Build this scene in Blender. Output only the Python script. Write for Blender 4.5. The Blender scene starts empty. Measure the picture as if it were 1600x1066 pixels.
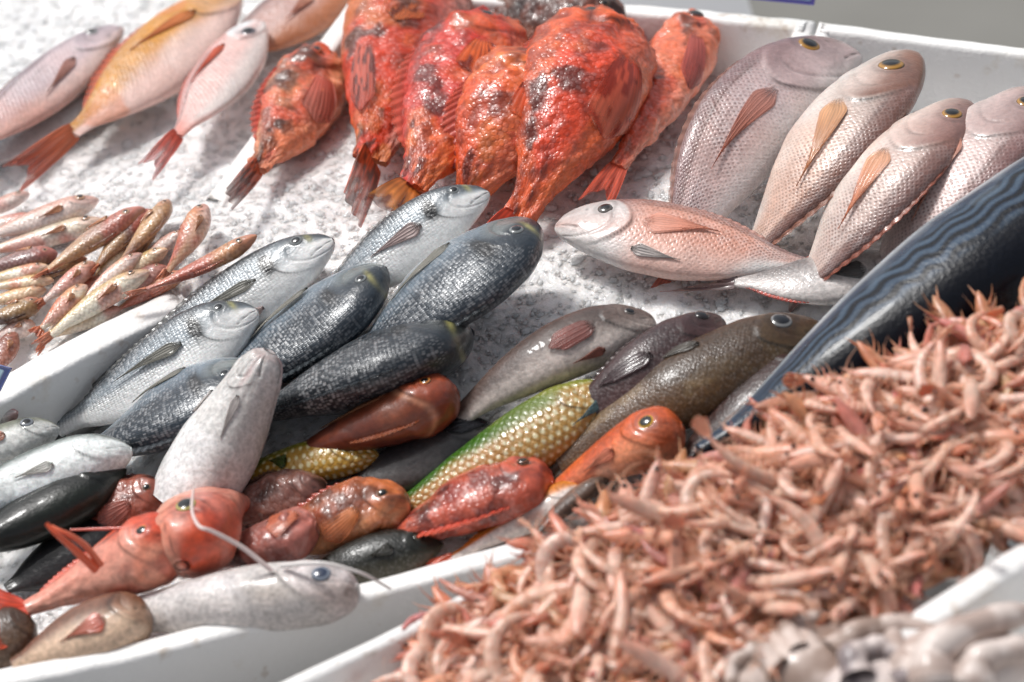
import bpy, math, random
import numpy as np
from mathutils import Matrix, Vector
random.seed(7); RNG = np.random.default_rng(7)
scene = bpy.context.scene
COL = scene.collection
R = math.radians

# ------------------------------------------------------------------ camera
EL, ROLL, DIST, LENS, SENS = R(38), R(-8), 2.4, 102.0, 36.0
CAM = np.array([0, -DIST*math.cos(EL), DIST*math.sin(EL)])
FW = -CAM/np.linalg.norm(CAM); _r = np.array([1., 0, 0]); _u = np.cross(_r, FW)
RT = _r*math.cos(ROLL)+_u*math.sin(ROLL); UP = -_r*math.sin(ROLL)+_u*math.cos(ROLL)
FF = LENS/SENS

def ray(px, py):
    return FW+RT*((px-800)/1600/FF)+UP*((533-py)/1600/FF)

def W(px, py, z=0.0):
    d = ray(px, py)
    return CAM+d*((z-CAM[2])/d[2])

def proj(P):
    q = np.asarray(P)-CAM
    s = q@FW
    return np.stack([800+1600*FF*(q@RT)/s, 533-1600*FF*(q@UP)/s], -1)

# ------------------------------------------------------------------ maths helpers
def ss(a, b, x):
    t = np.clip((x-a)/(b-a+1e-12), 0, 1)
    return t*t*(3-2*t)

def _hash(i, j, k, s):
    v = np.sin(i*127.1+j*311.7+k*74.7+s*19.19)*43758.5453
    return v-np.floor(v)

def vnoise(p, s=0):
    i = np.floor(p); f = p-i; f = f*f*(3-2*f)
    x, y, z = i[..., 0], i[..., 1], i[..., 2]
    out = 0
    for dx in (0, 1):
        for dy in (0, 1):
            for dz in (0, 1):
                w = (f[..., 0] if dx else 1-f[..., 0])*(f[..., 1] if dy else 1-f[..., 1])*(f[..., 2] if dz else 1-f[..., 2])
                out = out+w*_hash(x+dx, y+dy, z+dz, s)
    return out

def fbm(p, s=0, o=3):
    a, t, n = .5, 0, 0
    for k in range(o):
        t = t+a*vnoise(p*2**k, s+k*7); n += a; a *= .5
    return t/n

def pchip(xs, ys, x):
    xs, ys = np.asarray(xs, float), np.asarray(ys, float)
    h = np.diff(xs); dl = np.diff(ys)/h; m = np.zeros(len(xs))
    for i in range(1, len(xs)-1):
        if dl[i-1]*dl[i] > 0:
            w1, w2 = 2*h[i]+h[i-1], h[i]+2*h[i-1]
            m[i] = (w1+w2)/(w1/dl[i-1]+w2/dl[i])
    m[0], m[-1] = dl[0], dl[-1]
    x = np.clip(x, xs[0], xs[-1]); k = np.clip(np.searchsorted(xs, x)-1, 0, len(h)-1)
    t = (x-xs[k])/h[k]
    return ((2*t**3-3*t**2+1)*ys[k]+(t**3-2*t**2+t)*h[k]*m[k]+(-2*t**3+3*t**2)*ys[k+1]+(t**3-t**2)*h[k]*m[k+1])

def C(*c):
    c = np.array(c, float)/255
    return np.where(c <= .04045, c/12.92, ((c+.055)/1.055)**2.4)

def mix(a, b, m):
    m = np.asarray(m)[..., None]
    return np.asarray(a)*(1-m)+np.asarray(b)*m

def nrm(v):
    return v/(np.linalg.norm(v, axis=-1, keepdims=True)+1e-12)

# ------------------------------------------------------------------ object helpers
def setp(o, label=None, cat=None, group=None, kind=None):
    if label: o['label'] = label
    if cat: o['category'] = cat
    if group: o['group'] = group
    if kind: o['kind'] = kind
    return o

def mesh_obj(name, V, Fc, mat=None, parent=None, origin=None, col=None, uv=None, smooth=True, attrs=None, mats=None, midx=None, alpha=None):
    V = np.asarray(V, float)
    o0 = np.asarray(origin if origin is not None else (0, 0, 0), float)
    me = bpy.data.meshes.new(name)
    Fc = [np.asarray(f) for f in (Fc if isinstance(Fc, list) else [Fc])]
    nv = len(V)
    me.vertices.add(nv); me.vertices.foreach_set('co', (V-o0).astype(np.float32).ravel())
    li = np.concatenate([f.ravel() for f in Fc]); tot = np.concatenate([np.full(len(f), f.shape[1]) for f in Fc])
    st = np.concatenate([[0], np.cumsum(tot)[:-1]])
    me.loops.add(len(li)); me.loops.foreach_set('vertex_index', li.astype(np.int32))
    me.polygons.add(len(tot)); me.polygons.foreach_set('loop_start', st.astype(np.int32)); me.polygons.foreach_set('loop_total', tot.astype(np.int32))
    me.polygons.foreach_set('use_smooth', np.full(len(tot), smooth))
    if midx is not None: me.polygons.foreach_set('material_index', np.asarray(midx, np.int32))
    me.update(calc_edges=True)
    if col is not None:
        a = me.color_attributes.new('Col', 'FLOAT_COLOR', 'POINT')
        c4 = np.ones((nv, 4), np.float32); c4[:, :3] = col
        if alpha is not None: c4[:, 3] = alpha
        a.data.foreach_set('color', c4.ravel())
    if uv is not None:
        a = me.attributes.new('flank', 'FLOAT_VECTOR', 'POINT')
        a.data.foreach_set('vector', np.concatenate([uv, np.zeros((nv, 1))], 1).astype(np.float32).ravel())
    for k, vals in (attrs or {}).items():
        a = me.attributes.new(k, 'FLOAT', 'POINT'); a.data.foreach_set('value', np.asarray(vals, np.float32))
    for m in (mats or ([mat] if mat else [])): me.materials.append(m)
    me.validate()
    o = bpy.data.objects.new(name, me); COL.objects.link(o)
    o.location = o0
    if parent:
        o.parent = parent; o.location = o0-np.array(parent.location)
    return o

def gridf(n, m, closed=False, flip=False, off=0):
    i = np.arange(n-1)[:, None]; j = np.arange(m if closed else m-1)[None, :]
    j2 = (j+1) % m
    a, b, c, d = i*m+j, i*m+j2, (i+1)*m+j2, (i+1)*m+j
    f = np.stack(np.broadcast_arrays(a, b, c, d), -1).reshape(-1, 4)+off
    return f[:, ::-1] if flip else f

def tube(P, rad, m=8, cap=True):
    P = np.asarray(P, float); n = len(P); rad = np.broadcast_to(rad, (n,))
    T = nrm(np.gradient(P, axis=0))
    ref = np.array([.13, .31, .94]); A = nrm(np.cross(T, ref)); B = np.cross(T, A)
    th = np.linspace(0, 2*np.pi, m, endpoint=False)
    V = P[:, None]+rad[:, None, None]*(A[:, None]*np.cos(th)[None, :, None]+B[:, None]*np.sin(th)[None, :, None])
    return V.reshape(-1, 3), gridf(n, m, True)

def sheet(P, thick, flip=False):
    """P: (n,m,3) grid -> closed thin shell"""
    n, m = P.shape[:2]
    N = nrm(np.cross(np.gradient(P, axis=0), np.gradient(P, axis=1)))
    t = np.broadcast_to(thick, (n, m))[..., None]
    V = np.concatenate([(P+N*t).reshape(-1, 3), (P-N*t).reshape(-1, 3)])
    f1 = gridf(n, m, flip=True); f2 = gridf(n, m, off=n*m)
    idx = np.arange(n*m).reshape(n, m)
    loop = np.concatenate([idx[0, :-1], idx[:-1, -1], idx[-1, :0:-1], idx[:0:-1, 0]])
    l2 = np.roll(loop, -1)
    side = np.stack([loop, l2, l2+n*m, loop+n*m], -1)
    return V, np.concatenate([f1, f2, side[:, ::-1]])

def merge(parts):
    Vs, Fs, o = [], {}, 0
    for V, f in parts:
        Vs.append(V); Fs.setdefault(f.shape[1], []).append(f+o); o += len(V)
    return np.concatenate(Vs), [np.concatenate(x) for x in Fs.values()]

# ------------------------------------------------------------------ materials
def nodes(name):
    m = bpy.data.materials.new(name); m.use_nodes = True
    nt = m.node_tree; b = nt.nodes['Principled BSDF']
    def N(t, **kw):
        n = nt.nodes.new(t)
        for k, v in kw.items():
            if k in n.inputs: n.inputs[k].default_value = v
            else: setattr(n, k, v)
        return n
    return m, nt, b, N, nt.links.new

def mat_fish(name, size=.0045, dark=.35, light=.25, bump=.5, rough=.32, metal=.0, coat=.5, fine=.25, rnd=.25, dots=False, elong=1., rot=45, tint=(1, 1, 1), spec=.5, mscale=260, cb_=.4):
    m, nt, b, N, L = nodes(name)
    col = N('ShaderNodeAttribute', attribute_name='Col')
    fl = N('ShaderNodeAttribute', attribute_name='flank')
    sc = N('ShaderNodeAttribute', attribute_name='scl')
    mp = N('ShaderNodeMapping'); mp.inputs['Rotation'].default_value = (0, 0, R(rot)); mp.inputs['Scale'].default_value = (1/size/elong, 1/size, 1)
    L(fl.outputs['Vector'], mp.inputs['Vector'])
    vo = N('ShaderNodeTexVoronoi', voronoi_dimensions='2D', Scale=1.0, Randomness=rnd)
    L(mp.outputs['Vector'], vo.inputs['Vector'])
    edge = N('ShaderNodeMapRange', interpolation_type='SMOOTHSTEP'); edge.inputs[1].default_value = .28; edge.inputs[2].default_value = .62
    L(vo.outputs['Distance'], edge.inputs['Value'])
    dkin = edge
    if dots:
        dkin = N('ShaderNodeMapRange', interpolation_type='SMOOTHSTEP'); dkin.inputs[1].default_value = .12; dkin.inputs[2].default_value = .42; dkin.inputs[3].default_value = 1; dkin.inputs[4].default_value = 0
        L(vo.outputs['Distance'], dkin.inputs['Value'])
    # scale edges darken, scale centres lift a little: pattern of the skin itself
    tc = N('ShaderNodeTexCoord')
    no = N('ShaderNodeTexNoise', Scale=mscale, Detail=3.0, Roughness=.6); L(tc.outputs['Object'], no.inputs['Vector'])
    no2 = N('ShaderNodeTexNoise', Scale=38.0, Detail=3.0); L(tc.outputs['Object'], no2.inputs['Vector'])
    vary = N('ShaderNodeMath', operation='MULTIPLY'); L(sc.outputs['Fac'], vary.inputs[0])
    vr = N('ShaderNodeMapRange'); vr.inputs[1].default_value = .3; vr.inputs[2].default_value = .65; vr.inputs[3].default_value = .35; vr.inputs[4].default_value = 1.1
    L(no2.outputs['Fac'], vr.inputs['Value']); L(vr.outputs[0], vary.inputs[1])
    de = N('ShaderNodeMath', operation='MULTIPLY'); L(dkin.outputs[0], de.inputs[0]); L(vary.outputs[0], de.inputs[1])
    dm = N('ShaderNodeMath', operation='MULTIPLY'); dm.inputs[1].default_value = dark; L(de.outputs[0], dm.inputs[0])
    mx = N('ShaderNodeMix', data_type='RGBA', blend_type='MIX')
    L(dm.outputs[0], mx.inputs[0]); L(col.outputs['Color'], mx.inputs[6])
    dk = N('ShaderNodeMix', data_type='RGBA', blend_type='MULTIPLY'); dk.inputs[0].default_value = 1; L(col.outputs['Color'], dk.inputs[6]); dk.inputs[7].default_value = (.22*tint[0], .2*tint[1], .2*tint[2], 1)
    L(dk.outputs[2], mx.inputs[7])
    inv = N('ShaderNodeMath', operation='SUBTRACT'); inv.inputs[0].default_value = 1; L(dkin.outputs[0] if dots else edge.outputs[0], inv.inputs[1])
    sp = N('ShaderNodeMapRange'); sp.inputs[1].default_value = .35; sp.inputs[2].default_value = .75
    L(vo.outputs['Color'], sp.inputs['Value'])
    lm = N('ShaderNodeMath', operation='MULTIPLY'); L(inv.outputs[0], lm.inputs[0]); L(vary.outputs[0], lm.inputs[1])
    lm2 = N('ShaderNodeMath', operation='MULTIPLY'); L(lm.outputs[0], lm2.inputs[0]); L(sp.outputs[0], lm2.inputs[1])
    lm3 = N('ShaderNodeMath', operation='MULTIPLY'); L(lm2.outputs[0], lm3.inputs[0]); lm3.inputs[1].default_value = light
    mx2 = N('ShaderNodeMix', data_type='RGBA', blend_type='SCREEN'); L(lm3.outputs[0], mx2.inputs[0]); L(mx.outputs[2], mx2.inputs[6]); mx2.inputs[7].default_value = (.6, .6, .6, 1)
    # fine mottling
    mo = N('ShaderNodeMapRange'); mo.inputs[1].default_value = .3; mo.inputs[2].default_value = .7; mo.inputs[3].default_value = 1-fine; mo.inputs[4].default_value = 1+fine*.6
    L(no.outputs['Fac'], mo.inputs['Value'])
    mm = N('ShaderNodeMix', data_type='RGBA', blend_type='MULTIPLY'); mm.inputs[0].default_value = 1
    L(mx2.outputs[2], mm.inputs[6]); L(mo.outputs[0], mm.inputs[7])
    L(mm.outputs[2], b.inputs['Base Color'])
    rr = N('ShaderNodeMapRange'); rr.inputs[3].default_value = rough*.65; rr.inputs[4].default_value = rough*1.5; L(no2.outputs['Fac'], rr.inputs['Value']); L(rr.outputs[0], b.inputs['Roughness'])
    me_ = N('ShaderNodeMath', operation='MULTIPLY'); L(sc.outputs['Fac'], me_.inputs[0]); me_.inputs[1].default_value = metal; L(me_.outputs[0], b.inputs['Metallic'])
    b.inputs['Specular IOR Level'].default_value = spec
    b.inputs['Subsurface Weight'].default_value = .15; b.inputs['Subsurface Radius'].default_value = (.004, .002, .0015); b.inputs['Subsurface Scale'].default_value = 1
    b.inputs['Coat Weight'].default_value = coat; b.inputs['Coat Roughness'].default_value = .09
    bs = N('ShaderNodeMath', operation='MULTIPLY'); L(lm.outputs[0], bs.inputs[0]); bs.inputs[1].default_value = 1.0
    bp = N('ShaderNodeBump', Strength=bump, Distance=size*.28); L(bs.outputs[0], bp.inputs['Height'])
    bp2 = N('ShaderNodeBump', Strength=.45, Distance=.0016); L(no.outputs['Fac'], bp2.inputs['Height']); L(bp.outputs[0], bp2.inputs['Normal'])
    L(bp2.outputs[0], b.inputs['Normal'])
    cb = N('ShaderNodeBump', Strength=cb_, Distance=.003); L(no2.outputs['Fac'], cb.inputs['Height']); L(bp.outputs[0], cb.inputs['Normal']); L(cb.outputs[0], b.inputs['Coat Normal'])
    return m

M = {}
M['bream'] = mat_fish('bream_skin', .0036, .6, .3, .4, .34, .05, .35, .14, .2, True, 1., 45, (1.2, .8, .7))
M['dorada'] = mat_fish('dorada_skin', .0021, .5, .55, .45, .29, .2, .35, .14, .3, False, 1.5, 0)
M['mullet'] = mat_fish('mullet_skin', .0034, .3, .25, .3, .33, .0, .45, .16, .35, tint=(1.1, .8, .7))
M['scorpion'] = mat_fish('scorpion_skin', .004, .2, .12, .4, .36, .0, .35, .3, 1., tint=(1, .6, .5), mscale=150)
M['smooth'] = mat_fish('smooth_skin', .003, .25, .15, .25, .42, .0, .32, .32, .6, cb_=.7, spec=.4)
M['wrasse'] = mat_fish('wrasse_skin', .0056, .0, .0, .4, .33, .0, .4, .14, .2)
M['grouper'] = mat_fish('grouper_skin', .0024, .25, .08, .25, .38, .0, .3, .3, .7, tint=(1, .9, .7), spec=.35)
M['tuna'] = mat_fish('tuna_skin', .003, .0, .0, .05, .28, .0, .12, .12, .6, spec=.25, cb_=.08)

def mat_simple(name, rough=.3, coat=.3, vcol=True, color=None, bumps=None, sss=0, metal=0, trans=0, ior=1.45, alpha=False):
    m, nt, b, N, L = nodes(name)
    if vcol:
        a = N('ShaderNodeAttribute', attribute_name='Col'); L(a.outputs['Color'], b.inputs['Base Color'])
        if alpha: L(a.outputs['Alpha'], b.inputs['Alpha'])
    else:
        b.inputs['Base Color'].default_value = (*color, 1)
    b.inputs['Roughness'].default_value = rough; b.inputs['Coat Weight'].default_value = coat; b.inputs['Coat Roughness'].default_value = .08
    b.inputs['Metallic'].default_value = metal; b.inputs['Transmission Weight'].default_value = trans; b.inputs['IOR'].default_value = ior
    if sss:
        b.inputs['Subsurface Weight'].default_value = sss; b.inputs['Subsurface Radius'].default_value = (.006, .003, .002); b.inputs['Subsurface Scale'].default_value = 1
    if bumps:
        tc = N('ShaderNodeTexCoord'); n = N('ShaderNodeTexNoise', Scale=bumps[0], Detail=3.0); L(tc.outputs['Object'], n.inputs['Vector'])
        bp = N('ShaderNodeBump', Strength=bumps[1], Distance=bumps[2]); L(n.outputs['Fac'], bp.inputs['Height']); L(bp.outputs[0], b.inputs['Normal'])
    return m
M['fin'] = mat_simple('fin_membrane', .35, .4, bumps=(400, .3, .001), alpha=True)
M['eye'] = mat_simple('eye_gloss', .12, .6)
M['flesh'] = mat_simple('octopus_flesh', .45, .2, bumps=(220, .3, .001))

def mat_foam():
    m, nt, b, N, L = nodes('polystyrene')
    tc = N('ShaderNodeTexCoord')
    vo = N('ShaderNodeTexVoronoi', Scale=260.0); L(tc.outputs['Object'], vo.inputs['Vector'])
    n1 = N('ShaderNodeTexNoise', Scale=14.0, Detail=5.0, Roughness=.65); L(tc.outputs['Object'], n1.inputs['Vector'])
    n2 = N('ShaderNodeTexNoise', Scale=55.0, Detail=2.0); L(tc.outputs['Object'], n2.inputs['Vector'])
    r1 = N('ShaderNodeMapRange'); r1.inputs[1].default_value = .58; r1.inputs[2].default_value = .8; L(n1.outputs['Fac'], r1.inputs['Value'])
    r2 = N('ShaderNodeMapRange'); r2.inputs[1].default_value = .66; r2.inputs[2].default_value = .74; r2.inputs[4].default_value = .45; L(n2.outputs['Fac'], r2.inputs['Value'])
    m1 = N('ShaderNodeMix', data_type='RGBA'); m1.inputs[6].default_value = (.83, .82, .80, 1); m1.inputs[7].default_value = (.66, .58, .46, 1); L(r1.outputs[0], m1.inputs[0])
    m2 = N('ShaderNodeMix', data_type='RGBA'); m2.inputs[7].default_value = (.42, .30, .2, 1); L(m1.outputs[2], m2.inputs[6]); L(r2.outputs[0], m2.inputs[0])
    L(m2.outputs[2], b.inputs['Base Color']); b.inputs['Roughness'].default_value = .5
    b.inputs['Coat Weight'].default_value = .15; b.inputs['Coat Roughness'].default_value = .3
    bp = N('ShaderNodeBump', Strength=.3, Distance=.0012); L(vo.outputs['Distance'], bp.inputs['Height']); L(bp.outputs[0], b.inputs['Normal'])
    return m
M['foam'] = mat_foam()

def mat_ice(name, trans, rough, colr, sss, tl=0.):
    m, nt, b, N, L = nodes(name)
    tc = N('ShaderNodeTexCoord')
    v = N('ShaderNodeTexVoronoi', Scale=150.0, feature='SMOOTH_F1'); L(tc.outputs['Object'], v.inputs['Vector'])
    n = N('ShaderNodeTexNoise', Scale=320.0, Detail=4.0); L(tc.outputs['Object'], n.inputs['Vector'])
    ad = N('ShaderNodeMath', operation='ADD'); L(v.outputs['Distance'], ad.inputs[0]); L(n.outputs['Fac'], ad.inputs[1])
    bp = N('ShaderNodeBump', Strength=.6, Distance=.0025); L(ad.outputs[0], bp.inputs['Height']); L(bp.outputs[0], b.inputs['Normal'])
    b.inputs['Base Color'].default_value = (*colr, 1); b.inputs['Roughness'].default_value = rough
    b.inputs['Transmission Weight'].default_value = trans; b.inputs['IOR'].default_value = 1.31
    b.inputs['Coat Weight'].default_value = .7; b.inputs['Coat Roughness'].default_value = .07; L(bp.outputs[0], b.inputs['Coat Normal'])
    b.inputs['Subsurface Weight'].default_value = sss; b.inputs['Subsurface Radius'].default_value = (.010, .011, .012); b.inputs['Subsurface Scale'].default_value = 1
    tr = N('ShaderNodeBsdfTranslucent'); tr.inputs['Color'].default_value = (*colr, 1); L(bp.outputs[0], tr.inputs['Normal'])
    ms = N('ShaderNodeMixShader'); ms.inputs[0].default_value = tl; L(b.outputs[0], ms.inputs[1]); L(tr.outputs[0], ms.inputs[2])
    L(ms.outputs[0], nt.nodes['Material Output'].inputs['Surface'])
    return m
M['ice'] = mat_ice('ice_bed', 0, .3, (.95, .955, .96), .85)
M['chip'] = mat_ice('ice_chip', .0, .25, (.965, .968, .968), .0, .5)
M['clear'] = mat_ice('ice_clear', .35, .1, (.97, .98, .98), .0, .4)

# ------------------------------------------------------------------ the boxes and the terrain of ice
def rect_from_edge(P, Q, width, e0=0., e1=0.):
    """rectangle whose edge runs P->Q (extended by e0/e1), body to the LEFT of P->Q"""
    P, Q = np.array(P[:2]), np.array(Q[:2])
    t = (Q-P)/np.linalg.norm(Q-P); n = np.array([-t[1], t[0]])
    P, Q = P-t*e0, Q+t*e1
    return np.array([P, Q, Q+n*width, P+n*width])

def inside(rect, xy, grow=0.0):
    c = rect.mean(0); r = rect
    ok = np.ones(xy.shape[:-1], bool)
    for i in range(4):
        a, b = r[i], r[(i+1) % 4]; t = (b-a)/np.linalg.norm(b-a); n = np.array([-t[1], t[0]])
        ok &= ((xy-a)@n) > -grow
    return ok

def foam_box(name, rect, zc, height, t, label, group=None, bow=(0, 0, 0, 0), seed=0):
    n = 60
    loop, nor, zt = [], [], []
    for i in range(4):
        zt.append(zc[i]+(zc[(i+1) % 4]-zc[i])*np.linspace(0, 1, n, endpoint=False))
        a, b = rect[i], rect[(i+1) % 4]; tt = (b-a)/np.linalg.norm(b-a); nn = np.array([-tt[1], tt[0]])
        s = np.linspace(0, 1, n, endpoint=False)
        loop.append(a+(b-a)*s[:, None]-nn*(bow[i]*np.sin(np.pi*s))[:, None]); nor.append(np.repeat(nn[None], n, 0))
    loop, nor, zt = np.concatenate(loop), np.concatenate(nor), np.concatenate(zt)
    ztop = min(zc)
    # mitre corners
    for i in range(4):
        k = i*n; nor[k] = nor[k]+nor[k-1]
    r = .004
    prof = [(0.004, -height), (0, -.03), (0, -r), (.3*r, -.3*r), (r, 0), (t*.5, .0006), (t-r, 0), (t-.3*r, -.3*r), (t, -r), (t+.004, -.03), (t+.012, -height+.018)]
    V = []
    for k, (o, z) in enumerate(prof):
        P = np.concatenate([loop+nor*o, (zt+z)[:, None]], 1)
        q = P*55
        P = P+(np.stack([vnoise(q, seed+1), vnoise(q, seed+2), vnoise(q, seed+3)], -1)-.5)*.0016
        q = P*9
        P[:, 2] += (vnoise(q, seed+5)-.5)*.004
        V.append(P)
    V = np.stack(V); m = V.shape[1]
    f = gridf(len(prof), m, True)
    inner = V[-1]; c = inner.mean(0)
    Vv = np.concatenate([V.reshape(-1, 3), [c], [V[0].mean(0)]])
    j = np.arange(m); j2 = (j+1) % m; last = (len(prof)-1)*m
    tri = np.stack([last+j, last+j2, np.full(m, len(Vv)-2)], -1)
    tri2 = np.stack([j2, j, np.full(m, len(Vv)-1)], -1)
    o = mesh_obj(name, Vv, [f, tri, tri2], M['foam'], origin=np.append(rect.mean(0), ztop-height))
    return setp(o, label, 'fish box', group)

ZD, ZAB, ZB, ZC, ZE, ZF, ZG = .025, .062, .055, .062, -.004, .03, .085
BOX = {}
BOX['D'] = rect_from_edge(W(0, 616, ZD), W(240, 488, ZD), .46, .25, .04)
BOX['A'] = rect_from_edge(W(362, 240, ZAB), W(560, 14, ZAB), .55, .03, .22)
BOX['B'] = rect_from_edge(W(1274, 30, ZB), W(900, -1, ZB), .50, .0, .20)
BOX['C'] = rect_from_edge(W(1640, 78, ZC), W(1279, 33, ZC), .55, .10, .0)
BOX['E'] = rect_from_edge(W(0, 1062, ZE), W(870, 850, ZE), .40, .12, .02)
BOX['F'] = rect_from_edge(W(420, 1066, ZF), W(790, 888, ZF), .33, .2, .4)
_f = BOX['F']
def flipE(P, Q, width, e0, e1):      # body on the right of P->Q
    return rect_from_edge(Q, P, width, e1, e0)
BOX['F'] = flipE(W(420, 1072, ZF), W(790, 892, ZF), .335, .16, .10)
BOX['G'] = flipE(W(1372, 985, ZG), W(1600, 842, ZG), .3, .02, .25)

CTRL = [(100, 100, 0), (300, 240, 0.0), (0, 0, 0), (450, 330, .03), (340, 250, .018), (430, 160, .01), (600, 320, .02), (800, 350, .025), (700, 100, .01), (1000, 290, .035), (950, 50, 0.0), (1150, 80, .0),
        (1200, 200, .03), (1350, 330, .035), (1500, 140, -.01), (1250, 430, .03), (870, 450, .025), (1000, 480, .018), (700, 600, .01), (900, 620, 0.0), (400, 650, -.02),
        (130, 680, -.055), (300, 850, -.05), (600, 850, -.045), (800, 800, -.04), (100, 950, -.055), (0, 1000, -.055), (1200, 600, -.01), (1400, 450, .01), (1600, 300, 0), (0, 250, 0), (1750, 250, 0)]
CD = [(100, 340, .012), (150, 460, -.005), (20, 560, -.012), (250, 380, .012), (-80, 450, 0), (380, 330, .03), (0, 280, .01)]
def _ctl(c):
    return np.array([W(a, b, h)[:2] for a, b, h in c]), np.array([h for *_, h in c])
_CX, _CH = _ctl(CTRL); _DX, _DH = _ctl(CD)
def H(xy):
    xy = np.asarray(xy, float)
    def idw(X, h, s):
        d2 = ((xy[..., None, :]-X)**2).sum(-1)
        w = np.exp(-(d2-d2.min(-1, keepdims=True))/(2*s*s))
        return (w*h).sum(-1)/w.sum(-1)
    g = idw(_CX, _CH, .055); d = idw(_DX, _DH, .05)
    return np.where(inside(BOX['D'], xy, .0), d, g)

def G(px, py, dz=0.):
    """point of the picture ray that lies dz above the ice"""
    z = 0.
    for _ in range(14):
        p = W(px, py, z); z = .5*z+.5*(float(H(p[:2]))+dz)
    return W(px, py, z)

# ------------------------------------------------------------------ fish
PROF = {  # u, dorsal, ventral, half thickness (in body heights)
 'bream': ([0, .02, .06, .12, .22, .35, .5, .65, .8, .92, 1], [.06, .17, .27, .36, .45, .5, .48, .4, .25, .13, .1], [.05, .11, .18, .26, .37, .46, .48, .42, .27, .13, .1], [.03, .07, .115, .15, .175, .19, .18, .14, .08, .045, .03]),
 'dorada': ([0, .02, .06, .12, .22, .35, .5, .65, .8, .92, 1], [.05, .15, .25, .36, .46, .5, .46, .36, .23, .13, .12], [.05, .12, .19, .28, .39, .46, .46, .38, .25, .13, .12], [.03, .08, .13, .17, .205, .22, .205, .155, .09, .05, .035]),
 'mullet': ([0, .03, .08, .15, .27, .4, .55, .7, .85, .95, 1], [.04, .15, .28, .4, .5, .5, .44, .33, .21, .15, .15], [.06, .15, .24, .34, .45, .48, .44, .34, .21, .15, .15], [.04, .16, .26, .33, .37, .36, .32, .25, .14, .08, .06]),
 'scorp': ([0, .02, .06, .13, .22, .33, .48, .63, .8, .92, 1], [.09, .2, .33, .44, .52, .53, .49, .4, .25, .15, .13], [.12, .24, .33, .4, .46, .48, .45, .38, .24, .14, .12], [.09, .2, .29, .35, .36, .34, .3, .22, .13, .06, .04]),
 'grouper': ([0, .02, .07, .15, .27, .4, .55, .7, .85, .95, 1], [.04, .13, .27, .41, .51, .52, .47, .38, .26, .2, .19], [.06, .17, .3, .4, .47, .48, .44, .36, .24, .19, .18], [.04, .14, .24, .31, .35, .34, .3, .22, .13, .08, .06]),
 'tuna': ([0, .05, .12, .22, .35, .5, .65, .78, .88, .95, 1], [.03, .2, .34, .45, .5, .48, .4, .28, .16, .08, .06], [.03, .18, .32, .44, .5, .48, .4, .28, .16, .08, .06], [.03, .17, .29, .38, .42, .41, .34, .24, .14, .08, .07]),
 'gurnard': ([0, .02, .06, .13, .22, .33, .48, .63, .8, .92, 1], [.08, .24, .4, .5, .52, .49, .4, .3, .2, .14, .12], [.1, .22, .32, .4, .45, .44, .36, .27, .17, .12, .1], [.08, .22, .34, .4, .4, .36, .28, .2, .12, .07, .05]),
 'mack': ([0, .05, .12, .25, .4, .6, .8, .93, 1], [.03, .16, .29, .44, .5, .45, .3, .15, .1], [.04, .17, .29, .42, .48, .44, .3, .15, .1], [.03, .13, .23, .34, .38, .34, .22, .1, .06]),
 'thro': ([0, .03, .09, .18, .3, .45, .6, .8, 1], [.07, .16, .23, .28, .34, .42, .48, .5, .44], [.07, .16, .23, .28, .34, .42, .48, .5, .44], [.06, .15, .22, .27, .31, .35, .38, .36, .3]),
 'hake': ([0, .02, .06, .13, .25, .4, .55, .7, .85, .95, 1], [.08, .2, .3, .4, .48, .5, .46, .4, .33, .3, .3], [.08, .22, .34, .42, .48, .5, .46, .38, .3, .26, .26], [.08, .24, .34, .42, .46, .46, .42, .34, .24, .18, .16]),
}

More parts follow.
